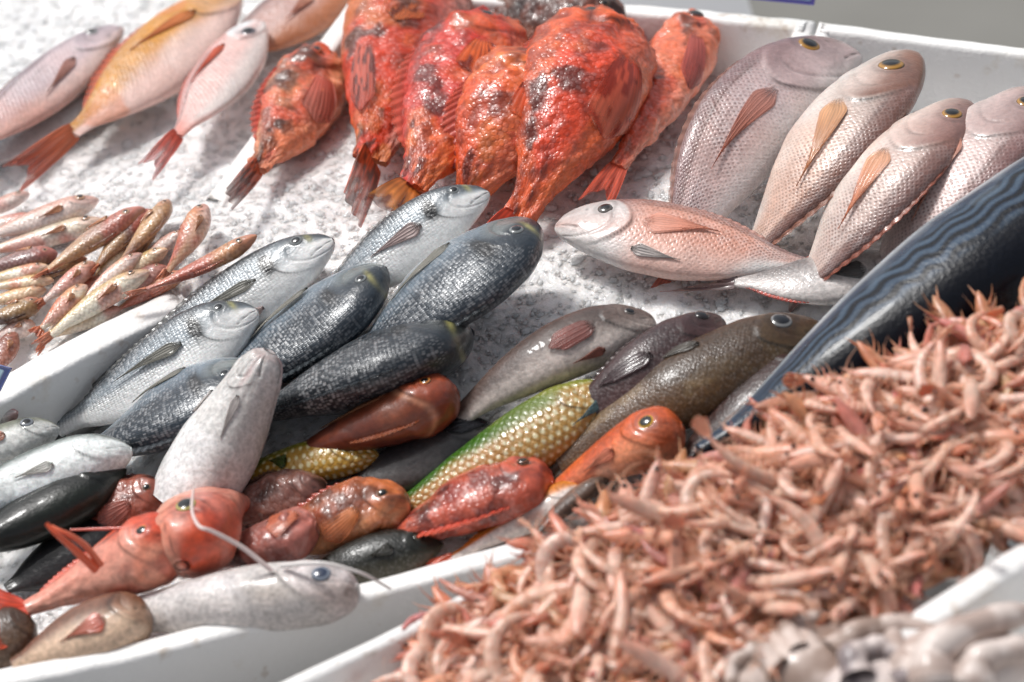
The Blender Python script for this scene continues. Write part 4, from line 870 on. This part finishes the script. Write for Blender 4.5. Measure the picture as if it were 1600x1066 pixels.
# whiskers and spines of the front fish, parts of their fish
def strand(label, pts, r, col, name):
    f = FISH[label]
    Wp = np.array([G(x, y, h) for x, y, h in pts]); s = np.linspace(0, 1, len(Wp)); t = np.linspace(0, 1, 40)
    P = np.stack([pchip(s, Wp[:, k], t) for k in range(3)], -1)
    V, F = tube(P, r*(1-.55*t), 8)
    mesh_obj(name, V, [F], M['fin'], f.obj, P[0], col=np.tile(C(*col), (len(V), 1)))
lf = 'pale grey fish with a blue eye and long white whiskers at the front rim'
strand(lf, [(425, 892, .075), (370, 850, .1), (318, 826, .12), (300, 796, .12), (302, 764, .11)], .0021, (226, 206, 200), 'whisker')
strand(lf, [(440, 884, .078), (500, 880, .09), (560, 894, .08), (610, 920, .05)], .0021, (222, 216, 212), 'whisker')
lo = 'bright orange gurnard with yellow ringed eye and raised fin spines'
strand(lo, [(150, 890, .09), (120, 862, .11), (92, 838, .13), (72, 818, .14)], .0036, (222, 90, 54), 'fin_spine')
strand(lo, [(158, 884, .09), (130, 850, .11), (100, 832, .125), (80, 822, .13)], .003, (226, 110, 76), 'fin_spine')
strand(lo, [(230, 826, .09), (180, 826, .09), (110, 828, .09)], .002, (206, 96, 80), 'fin_spine')
# ------------------------------------------------------------------ boxes
gBox = 'white foam fish boxes'
foam_box('foam_box', BOX['A'], (.024, .078, -.04, -.30), .10, .022, 'white foam box of pink breams, its pale rim running beside the lone red fish', gBox, seed=3)
foam_box('foam_box', BOX['B'], (ZB, ZB, -.06, -.05), .11, .018, 'white foam box with the heap of red scorpion fish', gBox, seed=5)
foam_box('foam_box', BOX['C'], (ZC, ZC, -.05, -.06), .12, .015, 'white foam box holding the row of large silver pink breams', gBox, seed=7)
foam_box('foam_box', BOX['D'], (ZD, .012, -.09, -.09), .11, .034, 'white foam box with many small red mullets, stained broad rim', gBox, seed=9)
foam_box('foam_box', BOX['E'], (ZE, ZE, -.16, -.16), .12, .02, 'white foam box of mixed small fish, its plain outer side facing the viewer', gBox, bow=(.012, 0, 0, 0), seed=11)
foam_box('foam_box', BOX['F'], (ZF, ZF, ZF, ZF-.02), .12, .014, 'white foam box heaped with pink shrimps', gBox, seed=13)
foam_box('foam_box', BOX['G'], (ZG, ZG, ZG, ZG), .14, .022, 'white foam box with grey octopus in the near right corner', gBox, seed=17)

# ------------------------------------------------------------------ crushed ice
def ice_bed():
    st = .0034
    xs = np.arange(-.72, .95, st); ys = np.arange(-.50, .95, st)
    X, Y = np.meshgrid(xs, ys, indexing='ij'); xy = np.stack([X, Y], -1)
    p = np.stack([X, Y, 0*X], -1)
    Z = H(xy)+(fbm(p*22, 3, 2)-.5)*.012+(fbm(p*190, 9, 2)-.5)*.0016
    ok = inside(BIG, xy, 0)
    for k in 'BC':   # never behind the back walls
        r = BOX[k]; a, b = r[0], r[1]; t = (b-a)/np.linalg.norm(b-a); n = np.array([-t[1], t[0]])
        ok &= ~((((xy-a)@n) < .012) & (((xy-a)@t) > -.02) & (((xy-a)@t) < np.linalg.norm(b-a)+.02))
    r = BOX['D']; a, b = r[0], r[1]; t = (b-a)/np.linalg.norm(b-a); n = np.array([-t[1], t[0]]); q = (xy-a)@n
    lw = .4*np.linalg.norm(b-a)
    Z = np.where((q > -.004) & (q < .036) & ((xy-a)@t < np.linalg.norm(b-a)*.97), Z-.06, Z)
    r = BOX['E']; a, b = r[0], r[1]; t = (b-a)/np.linalg.norm(b-a); n = np.array([-t[1], t[0]])
    ok &= ((xy-a)@n) > .014
    return X, Y, Z, ok
BIG = np.array([W(-150, 1100, 0)[:2], W(640, 940, 0)[:2], W(1240, 700, 0)[:2], W(1700, 420, 0)[:2], W(1700, 110, 0)[:2], W(1290, 60, 0)[:2], W(600, -20, 0)[:2], W(480, -120, 0)[:2], W(-150, -120, 0)[:2]])
def inside_poly(poly, xy):
    x, y = xy[..., 0], xy[..., 1]; c = np.zeros(x.shape, bool); n = len(poly)
    for i in range(n):
        (x1, y1), (x2, y2) = poly[i], poly[(i+1) % n]
        c ^= ((y1 > y) != (y2 > y)) & (x < (x2-x1)*(y-y1)/(y2-y1+1e-12)+x1)
    return c
_ins = inside
def inside(rect, xy, grow=0.0):
    return inside_poly(rect, xy) if len(rect) != 4 else _ins(rect, xy, grow)
X, Y, Z, ok = ice_bed()
cell = ok[:-1, :-1] & ok[1:, :-1] & ok[:-1, 1:] & ok[1:, 1:]
n, m = X.shape
ii, jj = np.nonzero(cell)
fc = np.stack([ii*m+jj, (ii+1)*m+jj, (ii+1)*m+jj+1, ii*m+jj+1], -1)
used = np.unique(fc); rmap = np.full(n*m, -1); rmap[used] = np.arange(len(used))
Vi = np.stack([X, Y, Z], -1).reshape(-1, 3)[used]; Fi = rmap[fc]
# loose lumps of ice lying on the bed
ph = (1+5**.5)/2
ICO = np.array([(-1, ph, 0), (1, ph, 0), (-1, -ph, 0), (1, -ph, 0), (0, -1, ph), (0, 1, ph), (0, -1, -ph), (0, 1, -ph), (ph, 0, -1), (ph, 0, 1), (-ph, 0, -1), (-ph, 0, 1)])/1.9
ICF = np.array([(0, 11, 5), (0, 5, 1), (0, 1, 7), (0, 7, 10), (0, 10, 11), (1, 5, 9), (5, 11, 4), (11, 10, 2), (10, 7, 6), (7, 1, 8), (3, 9, 4), (3, 4, 2), (3, 2, 6), (3, 6, 8), (3, 8, 9), (4, 9, 5), (2, 4, 11), (6, 2, 10), (8, 6, 7), (9, 8, 1)])
NC = 16000
pick = RNG.choice(len(Fi), NC)
pc = Vi[Fi[pick]].mean(1)
sz = RNG.lognormal(math.log(.0019), .5, NC).clip(.0012, .0075); clr = RNG.random(NC) < .3; sz[clr] *= 1.5
q = RNG.normal(size=(NC, 4)); q /= np.linalg.norm(q, axis=1, keepdims=True)
w_, x_, y_, z_ = q.T
RM = np.stack([1-2*(y_**2+z_**2), 2*(x_*y_-z_*w_), 2*(x_*z_+y_*w_), 2*(x_*y_+z_*w_), 1-2*(x_**2+z_**2), 2*(y_*z_-x_*w_), 2*(x_*z_-y_*w_), 2*(y_*z_+x_*w_), 1-2*(x_**2+y_**2)], -1).reshape(-1, 3, 3)
cv_ = ICO[None]*(1+RNG.uniform(-.32, .32, (NC, 12, 1)))*RNG.uniform(.6, 1.25, (NC, 1, 3))*sz[:, None, None]
cv_ = np.einsum('nij,nkj->nki', RM, cv_)+pc[:, None]+np.stack([0*sz, 0*sz, -sz*.55], -1)[:, None]
cf = (ICF[None]+(np.arange(NC)*12)[:, None, None]).reshape(-1, 3)
ice = mesh_obj('crushed_ice', np.concatenate([Vi, cv_.reshape(-1, 3)]), [Fi, cf+len(Vi)], mats=[M['ice'], M['chip'], M['clear']], midx=np.concatenate([np.zeros(len(Fi)), np.repeat(1+clr, 20)]))
setp(ice, 'bed of white crushed ice under the fish', 'ice', None, 'stuff')

# ------------------------------------------------------------------ shrimps
def mat_shrimp():
    m, nt, b, N, L = nodes('shrimp_shell')
    a = N('ShaderNodeAttribute', attribute_name='Col'); oi = N('ShaderNodeObjectInfo')
    rp = N('ShaderNodeValToRGB'); L(oi.outputs['Random'], rp.inputs['Fac'])
    cr = rp.color_ramp; cr.elements[0].position = 0; cr.elements[0].color = (.96, .92, .9, 1); cr.elements[1].position = 1; cr.elements[1].color = (.96, .66, .5, 1)
    e = cr.elements.new(.45); e.color = (.95, .8, .7, 1); e = cr.elements.new(.75); e.color = (.84, .78, .72, 1)
    mx = N('ShaderNodeMix', data_type='RGBA', blend_type='MULTIPLY'); mx.inputs[0].default_value = 1; L(a.outputs['Color'], mx.inputs[6]); L(rp.outputs['Color'], mx.inputs[7])
    tc = N('ShaderNodeTexCoord'); n = N('ShaderNodeTexNoise', Scale=160.0, Detail=3.0); L(tc.outputs['Object'], n.inputs['Vector'])
    mr = N('ShaderNodeMapRange'); mr.inputs[1].default_value = .3; mr.inputs[2].default_value = .7; mr.inputs[3].default_value = .72; mr.inputs[4].default_value = 1.12; L(n.outputs['Fac'], mr.inputs['Value'])
    m2 = N('ShaderNodeMix', data_type='RGBA', blend_type='MULTIPLY'); m2.inputs[0].default_value = 1; L(mx.outputs[2], m2.inputs[6]); L(mr.outputs[0], m2.inputs[7])
    L(m2.outputs[2], b.inputs['Base Color'])
    b.inputs['Roughness'].default_value = .38; b.inputs['Coat Weight'].default_value = .12; b.inputs['Coat Roughness'].default_value = .2
    b.inputs['Subsurface Weight'].default_value = .5; b.inputs['Subsurface Radius'].default_value = (.006, .0025, .0018); b.inputs['Subsurface Scale'].default_value = 1.0
    bp = N('ShaderNodeBump', Strength=.3, Distance=.001); L(n.outputs['Fac'], bp.inputs['Height']); L(bp.outputs[0], b.inputs['Normal'])
    return m
M['shrimp'] = mat_shrimp()

def shrimp_geo(curl, ln, seed):
    """body curled in its own x-z plane; returns dict of part name -> (V, F, col)"""
    rg = np.random.default_rng(seed)
    n, m = 60, 14
    t = np.linspace(0, 1, n)
    ang = -curl*ss(.22, 1.0, t)*1.0*t+.25
    d = np.stack([np.cos(ang), 0*t, np.sin(ang)], -1)
    P = np.concatenate([[np.zeros(3)], np.cumsum((d[1:]+d[:-1])/2*(ln/(n-1)), 0)])
    P[:, 1] += .004*np.sin(t*3+seed)
    nr = np.stack([-np.sin(ang), 0*t, np.cos(ang)], -1); bi = np.array([0, 1., 0])
    r = pchip([0, .05, .14, .28, .36, .55, .75, .92, 1], [.1, .5, .86, 1.0, .95, .9, .72, .42, .2], t)*.0038*(ln/.07)
    seg = (t-.34)/.094; fr = seg-np.floor(seg)
    r = r*(1+np.where(t > .34, .16*(fr-.5)*(t < .94), 0))
    th = np.linspace(0, 2*np.pi, m, endpoint=False)
    V = P[:, None]+nr[:, None]*(np.cos(th)*1.12)[None, :, None]*r[:, None, None]+bi*(np.sin(th)*.82)[None, :, None]*r[:, None, None]
    c = mix(C(236, 206, 192), C(220, 168, 146), (ss(.5, .95, fr)*(t > .34))*.7)
    c = mix(c, C(222, 154, 130), (1-ss(.1, .34, t))*.6); c = mix(c, C(218, 150, 126), ss(.86, 1, t)*.6)
    cc = np.repeat(c[:, None], m, 1)
    cc = mix(cc, C(240, 216, 200), (ss(.2, .9, -np.cos(th))[None]*.5+0*t[:, None]))
    parts = [(V.reshape(-1, 3), gridf(n, m, True))]; cols = [cc.reshape(-1, 3)]
    # rostrum and legs
    def add(Q, rad, col, k=5):
        v, f = tube(Q, rad, k); parts.append((v, f)); cols.append(np.tile(col, (len(v), 1)))
    q = np.linspace(0, 1, 6)[:, None]
    add(P[2]+nr[2]*r[2]*.9+q*np.array([-.008, 0, .001])*(ln/.07), (1.1-q[:, 0])*.0011, C(220, 168, 146))
    for k in range(6):
        for sd in (1, -1):
            b0 = P[int(8+k*3.2)]-nr[int(8+k*3.2)]*r[10]*.8+bi*sd*.002
            L_ = .011*rg.uniform(.7, 1.25)*(ln/.07)
            w = np.linspace(0, 1, 7)[:, None]
            add(b0+w*np.array([-.35+.14*k, .3*sd+rg.uniform(-.2, .2), -.9])*L_+np.array([-.4, 0, .25])*L_*w**2, (1.15-w[:, 0])*.00075, C(214, 160, 136))
    for k in range(5):
        for sd in (1, -1):
            i0 = int(24+k*6.2); b0 = P[i0]-nr[i0]*r[i0]*.9+bi*sd*.0025; w = np.linspace(0, 1, 5)[:, None]
            add(b0-nr[i0]*w*.0075*(ln/.07)+d[i0]*w**2*.004, (1.1-w[:, 0]*.8)*.0012, C(230, 176, 150))
    bV, bF = merge(parts)
    out = {'body': (bV, bF, np.concatenate(cols))}
    # tail fan
    tv = []
    s = np.linspace(-1, 1, 15)[:, None]; w = np.linspace(0, 1, 7)[None, :]
    g = P[-1]+d[-1]*(w*(.010-.003*s**2)*(ln/.07))[..., None]+bi*(s*(.0013+.0026*w**.7)*(ln/.07))[..., None]+nr[-1]*(.0016*np.cos(s*9)*w)[..., None]
    v, f = sheet(g, .0004+0*s*w)
    out['tail_fan'] = (v, [f], np.tile(C(220, 168, 146), (len(v), 1)))
    for sd in (1, -1):
        Q = P[1]+bi*sd*.0012+q*0; w = np.linspace(0, 1, 16)[:, None]
        a, bb = rg.uniform(-.5, .5), rg.uniform(-.6, .9)
        Q = P[1]+bi*sd*.0012+np.array([-1., .35*sd+a, .35])*w*.028*rg.uniform(.6, 1.1)+np.array([.7, .2*sd, bb])*w**2*.03
        v, f = tube(Q, (1.15-w[:, 0])*.0005, 5)
        out['antenna%d' % sd] = (v, [f], np.tile(C(214, 160, 136), (len(v), 1)))
        e = P[6]+nr[6]*r[6]*.45+bi*sd*r[6]*.95
        v = ICO*.0019+e
        out['eye%d' % sd] = (v, [ICF], np.tile(C(22, 18, 20), (len(v), 1)))
    ctr = P.mean(0)
    for k in out: out[k] = (out[k][0]-ctr, out[k][1], out[k][2])
    return out

# mound of the heap: heights above the rim level of its box, by picture anchors
MND = [(700, 985, .015), (640, 1066, .01), (780, 905, .035), (870, 815, .065), (960, 765, .08), (1080, 705, .095), (1180, 655, .10), (1280, 600, .11), (1390, 560, .115), (1450, 520, .125), (1600, 478, .14), (1720, 430, .14),
       (900, 930, .07), (1050, 820, .085), (1200, 760, .10), (1350, 680, .11), (1500, 600, .125), (1000, 1000, .06), (1150, 900, .08), (1300, 820, .085), (1450, 760, .09), (1580, 690, .1), (1380, 945, .07), (1560, 830, .085), (1250, 980, .065), (1050, 1060, .05), (800, 1040, .045), (800, 1100, .04), (1000, 1130, .045), (1200, 1060, .05), (1650, 600, .11)]
gS = 'pink raw shrimps heaped in the front box'
SL = 'small pink raw shrimp in the heap on the white foam box'
POLY = [(655, 1090), (648, 1050), (715, 990), (795, 925), (885, 872), (970, 832), (1085, 772), (1185, 708), (1285, 636), (1395, 594), (1455, 556), (1520, 540), (1600, 512), (1640, 494), (1640, 670), (1600, 792), (1450, 878), (1370, 930), (1200, 985), (1130, 1090)]
mw = np.array([W(a, b, h) for a, b, h in MND])
def mound(px, py):
    d2 = (((np.array([[px, py]])-np.array([(a, b) for a, b, _ in MND]))**2).sum(1))
    w = np.exp(-(d2-d2.min())/(2*70**2)); return (w*np.array([h for *_, h in MND])).sum()/w.sum()
protos = []
def rand_rot(rg, P):
    yaw = rg.uniform(0, 2*np.pi)
    side = rg.choice([np.pi/2, -np.pi/2])*rg.uniform(.55, 1.2)
    return Matrix.Rotation(yaw, 4, 'Z') @ Matrix.Rotation(rg.normal(0, .35), 4, 'Y') @ Matrix.Rotation(side, 4, 'X') @ Matrix.Rotation(rg.uniform(-.3, .3), 4, 'Y')
GEOS = [shrimp_geo(c, l, 11+i) for i, (c, l) in enumerate([(.8, .088), (1.5, .1), (2.3, .108), (3.2, .112), (4.0, .108), (1.9, .09), (1.1, .108), (2.8, .1)])]
rg = np.random.default_rng(5)
def sample(k):
    pts = []; poly = np.array(POLY, float)
    while len(pts) < k:
        c = np.stack([rg.uniform(630, 1640, 400), rg.uniform(490, 1090, 400)], -1)
        for p in c[inside_poly(poly, c)]:
            # keep the shrimps evenly packed
            md = 26 if len(pts) < k*.75 else 15
            if all((p[0]-q[0])**2+(p[1]-q[1])**2 > md*md for q in pts[-400:]): pts.append(p)
            if len(pts) >= k: break
    return pts
tops = sample(298)
for i, (px, py) in enumerate(tops):
    P = W(px, py, mound(px, py)+rg.uniform(-.003, .009)); g = i % len(GEOS)
    sc_ = rg.uniform(.8, 1.15)
    Mx = Matrix.Translation(Vector(P)) @ rand_rot(rg, P) @ Matrix.Scale(sc_, 4)
    if i < len(GEOS):
        ge = GEOS[g]
        o = mesh_obj('shrimp', ge['body'][0], ge['body'][1], M['shrimp'], col=ge['body'][2]); ch = []
        for nm in ('tail_fan', 'antenna1', 'antenna-1', 'eye1'):
            ch.append(mesh_obj(nm.rstrip('-1'), ge[nm][0], ge[nm][1], M['eye'] if 'eye' in nm else M['shrimp'], o, col=ge[nm][2]))
        protos.append((o, ch))
    else:
        o0, c0 = protos[g]; o = o0.copy(); COL.objects.link(o)
        for c_ in c0:
            k = c_.copy(); COL.objects.link(k); k.parent = o
    o.matrix_world = Mx
    setp(o, SL, 'shrimp', gS)
# the rest of the heap below them, one mass
Vs, Fs4, Cs, off = [], [], [], 0
Fs3 = []
for k in range(950):
    while True:
        px, py = rg.uniform(630, 1640), rg.uniform(450, 1100)
        if inside_poly(np.array(POLY, float), np.array([[px, py]]))[0]: break
    ge = GEOS[rg.integers(len(GEOS))]; P = W(px, py, mound(px, py)-rg.uniform(.004, .02))
    Mx = np.array(Matrix.Translation(Vector(P)) @ rand_rot(rg, P) @ Matrix.Scale(rg.uniform(.8, 1.1), 4))
    V = ge['body'][0]@Mx[:3, :3].T+Mx[:3, 3]
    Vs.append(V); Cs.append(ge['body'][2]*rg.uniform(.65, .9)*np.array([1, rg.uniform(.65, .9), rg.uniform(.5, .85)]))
    for f in ge['body'][1]: Fs4.append(f+off)
    off += len(V)
# core of the heap under the loose ones
cx = np.array(POLY, float); NXg = 70
gx, gy = np.meshgrid(np.linspace(640, 1660, 90), np.linspace(450, 1110, 70), indexing='ij')
core = np.array([[W(a, b, mound(a, b)-.024) for b in gy[0]] for a in gx[:, 0]])
okc = inside_poly(np.array(POLY, float), np.stack([gx, gy], -1))
celln = okc[:-1, :-1] & okc[1:, :-1] & okc[:-1, 1:] & okc[1:, 1:]; ii, jj = np.nonzero(celln); mm_ = gx.shape[1]
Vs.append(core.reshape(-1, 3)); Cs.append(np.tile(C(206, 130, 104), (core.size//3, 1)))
Fs4.append(np.stack([ii*mm_+jj, (ii+1)*mm_+jj, (ii+1)*mm_+jj+1, ii*mm_+jj+1], -1)+off)
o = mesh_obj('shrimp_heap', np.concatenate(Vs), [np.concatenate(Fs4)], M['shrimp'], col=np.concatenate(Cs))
setp(o, 'pink mass of shrimps filling the foam box beneath the top layer', 'shrimps', None, 'stuff')

# ------------------------------------------------------------------ octopus in the near right corner
def octopus(label, px, py, h, arms, body, seed, c0, c1, group='grey octopuses in the near right corner'):
    rg = np.random.default_rng(seed)
    P0 = W(px, py, h)
    th = np.linspace(0, 2*np.pi, 40, endpoint=False); ph_ = np.linspace(0, np.pi, 28)
    A, B = np.meshgrid(ph_, th, indexing='ij')
    X = np.stack([np.sin(A)*np.cos(B)*body[0], np.sin(A)*np.sin(B)*body[1], np.cos(A)*body[2]], -1)
    X *= (1+.3*(fbm(X*40+seed, seed)-.5))[..., None]
    X = X+P0
    nz = fbm(X*60, seed+3); c = mix(C(*c0), C(*c1), ss(.4, .6, nz))
    o = mesh_obj('octopus', X.reshape(-1, 3), [gridf(28, 40, True)], M['flesh'], origin=P0-np.array([0, 0, body[2]]), col=c.reshape(-1, 3))
    setp(o, label, 'octopus', group)
    for pts, r in arms:
        Wp = np.array([W(a, b, z) for a, b, z in pts]); s = np.linspace(0, 1, len(Wp)); t = np.linspace(0, 1, 60)
        Q = np.stack([pchip(s, Wp[:, k], t) for k in range(3)], -1)
        rad = r*(1-.6*t)*(1+.25*(vnoise(np.stack([t*14, 0*t+seed, 0*t], -1), 2)-.5))
        V, F = tube(Q, rad, 14)
        nzz = fbm(V*70, seed+5); cc = mix(C(*c0), C(*c1), ss(.42, .6, nzz))
        Vp, Fp, Cp = [V], [F], [cc]; of = len(V)
        mesh_obj('arm', np.concatenate(Vp), [np.concatenate(Fp)], M['flesh'], o, Q[0], col=np.concatenate(Cp))
octopus('grey octopus with thick pale curved arms at the right edge', 1500, 1050, .075, [
    ([(1460, 1075, .09), (1455, 1030, .1), (1500, 990, .105), (1570, 965, .1), (1640, 955, .09)], .017),
    ([(1520, 1075, .09), (1530, 1035, .1), (1580, 1015, .1), (1650, 1020, .09)], .015),
    ([(1440, 1060, .09), (1400, 1020, .085), (1400, 975, .08), (1460, 960, .08)], .010)], (.05, .04, .025), 3, (176, 156, 146), (214, 200, 192))
octopus('mottled brown grey octopus lying between the shrimps and the foam rim', 1270, 1040, .062, [
    ([(1300, 1020, .08), (1350, 985, .085), (1400, 975, .085), (1460, 985, .08)], .011),
    ([(1220, 1050, .075), (1180, 1020, .075), (1150, 1040, .07), (1140, 1090, .06)], .011),
    ([(1250, 1020, .08), (1230, 985, .078), (1280, 965, .078), (1330, 990, .078)], .009)], (.055, .035, .022), 8, (150, 128, 116), (206, 188, 178))
octopus('pale octopus with dark blotches cut off by the bottom edge', 1370, 1080, .066, [
    ([(1340, 1060, .085), (1330, 1025, .09), (1370, 1010, .09), (1420, 1040, .085)], .012),
    ([(1400, 1070, .085), (1440, 1050, .09), (1450, 1010, .09), (1420, 1000, .085)], .010)], (.04, .035, .022), 14, (130, 118, 118), (208, 194, 188))

# ------------------------------------------------------------------ price cards, counter, floor
def card(label, corners, bw, c_in, c_b, name='price_card'):
    P = np.array([W(*c) for c in corners]); u = np.linspace(0, 1, 21)
    g = (P[0]*(1-u)[:, None, None]*(1-u)[None, :, None]+P[1]*u[:, None, None]*(1-u)[None, :, None]+P[2]*u[:, None, None]*u[None, :, None]+P[3]*(1-u)[:, None, None]*u[None, :, None])
    V, F = sheet(g, .0009+0*u[:, None]*u[None, :])
    a, b = np.meshgrid(u, u, indexing='ij'); e = np.minimum(np.minimum(a, 1-a), np.minimum(b, 1-b))
    c = mix(C(*c_b), C(*c_in), (e > bw).astype(float)).reshape(-1, 3)
    o = mesh_obj(name, V, [F], M['card'], origin=P.mean(0), col=np.concatenate([c, c]))
    setp(o, label, 'price card')
M['card'] = mat_simple('card_print', .3, .3)
card('light blue and purple card standing behind the red fish box', [(1166, -2, .055), (1272, 8, .055), (1290, -90, .055+.06), (1180, -100, .055+.06)], .08, (150, 206, 226), (84, 78, 160))
card('white price card with dark blue border leaning on the rim at the left edge', [(-70, 590, .03), (0, 612, .03), (18, 576, .055), (-50, 556, .055)], .12, (180, 214, 230), (34, 60, 130))

def slab(V0, V1, z0, z1):
    x0, y0 = V0; x1, y1 = V1
    V = np.array([(x, y, z) for x in (x0, x1) for y in (y0, y1) for z in (z0, z1)])
    F = np.array([(0, 1, 3, 2), (4, 6, 7, 5), (0, 4, 5, 1), (2, 3, 7, 6), (0, 2, 6, 4), (1, 5, 7, 3)])
    return V, F
m, nt, b, N, L = nodes('brushed_steel')
b.inputs['Base Color'].default_value = (.5, .5, .5, 1); b.inputs['Metallic'].default_value = .9; b.inputs['Roughness'].default_value = .35; M['steel'] = m
V, F = slab((-1.0, -.8), (1.05, .30), -.21, -.17)
ct = mesh_obj('market_counter', V, [F], M['steel'], origin=(0, 0, -.21), smooth=False); setp(ct, 'steel market counter carrying all the foam boxes', 'counter')
V, F = slab((-1.0, .301), (.30, 1.1), -.21, -.17); 
V2, F2 = slab((.301, .301), (1.05, .46), -.21, -.17)
mesh_obj('counter_top', np.concatenate([V, V2]), [np.concatenate([F, F2+8])], M['steel'], ct, smooth=False)
for x, y in ((-.9, -.7), (.95, -.7), (-.9, 1.0), (.2, 1.0), (.95, .38)):
    V, F = slab((x-.025, y-.025), (x+.025, y+.025), -1.0, -.212); mesh_obj('leg', V, [F], M['steel'], ct, (x, y, -1.0), smooth=False)
m, nt, b, N, L = nodes('grey_paving')
tc = N('ShaderNodeTexCoord'); n1 = N('ShaderNodeTexNoise', Scale=5.0, Detail=6.0); L(tc.outputs['Object'], n1.inputs['Vector'])
rp = N('ShaderNodeValToRGB'); rp.color_ramp.elements[0].color = (.15, .145, .13, 1); rp.color_ramp.elements[1].color = (.22, .215, .195, 1); L(n1.outputs['Fac'], rp.inputs['Fac']); L(rp.outputs[0], b.inputs['Base Color']); b.inputs['Roughness'].default_value = .7
V = np.array([(-60, -60, -1), (60, -60, -1), (60, 60, -1), (-60, 60, -1)], float)
setp(mesh_obj('ground', V, [np.array([(0, 1, 2, 3)])], m), 'grey paved market ground behind the counter', 'ground', None, 'structure')

# ------------------------------------------------------------------ light and camera
w = bpy.data.worlds.new('World'); scene.world = w; w.use_nodes = True
nt = w.node_tree; bg = nt.nodes['Background']; sky = nt.nodes.new('ShaderNodeTexSky'); sky.sky_type = 'NISHITA'; sky.sun_disc = False
az = math.atan2(.62, -.55); elv = R(60)
sd = np.array([math.cos(elv)*math.cos(az), math.cos(elv)*math.sin(az), math.sin(elv)])
sky.sun_elevation = elv; sky.sun_rotation = math.atan2(sd[0], sd[1]); sky.dust_density = 3.0; sky.air_density = .7; sky.ozone_density = .5
hs = nt.nodes.new('ShaderNodeHueSaturation'); hs.inputs['Saturation'].default_value = .3; nt.links.new(sky.outputs['Color'], hs.inputs['Color']); nt.links.new(hs.outputs[0], bg.inputs['Color']); bg.inputs['Strength'].default_value = .13
l = bpy.data.lights.new('sun', 'SUN'); l.energy = 2.4; l.angle = R(12); l.color = (1, .985, .965)
lo_ = bpy.data.objects.new('sun', l); COL.objects.link(lo_); lo_.rotation_euler = Vector(sd).to_track_quat('Z', 'Y').to_euler(); lo_.location = Vector(sd*5)
cam = bpy.data.cameras.new('camera'); cam.lens = LENS; cam.sensor_width = SENS; cam.sensor_fit = 'HORIZONTAL'; cam.clip_start = .05; cam.clip_end = 200
co = bpy.data.objects.new('camera', cam); COL.objects.link(co)
mt = Matrix(((RT[0], UP[0], -FW[0], CAM[0]), (RT[1], UP[1], -FW[1], CAM[1]), (RT[2], UP[2], -FW[2], CAM[2]), (0, 0, 0, 1)))
co.matrix_world = mt
cam.dof.use_dof = True; cam.dof.aperture_fstop = 3.6
cam.dof.focus_distance = float((G(820, 400, .03)-CAM)@FW)
scene.camera = co
vs = scene.view_settings; vs.view_transform = 'Standard'; vs.look = 'None'; vs.exposure = .14; vs.gamma = 1; vs.use_curve_mapping = False
scene.render.engine = 'CYCLES'
scene.cycles.use_denoising = True; scene.cycles.max_bounces = 8; scene.cycles.transmission_bounces = 6; scene.cycles.sample_clamp_indirect = 6
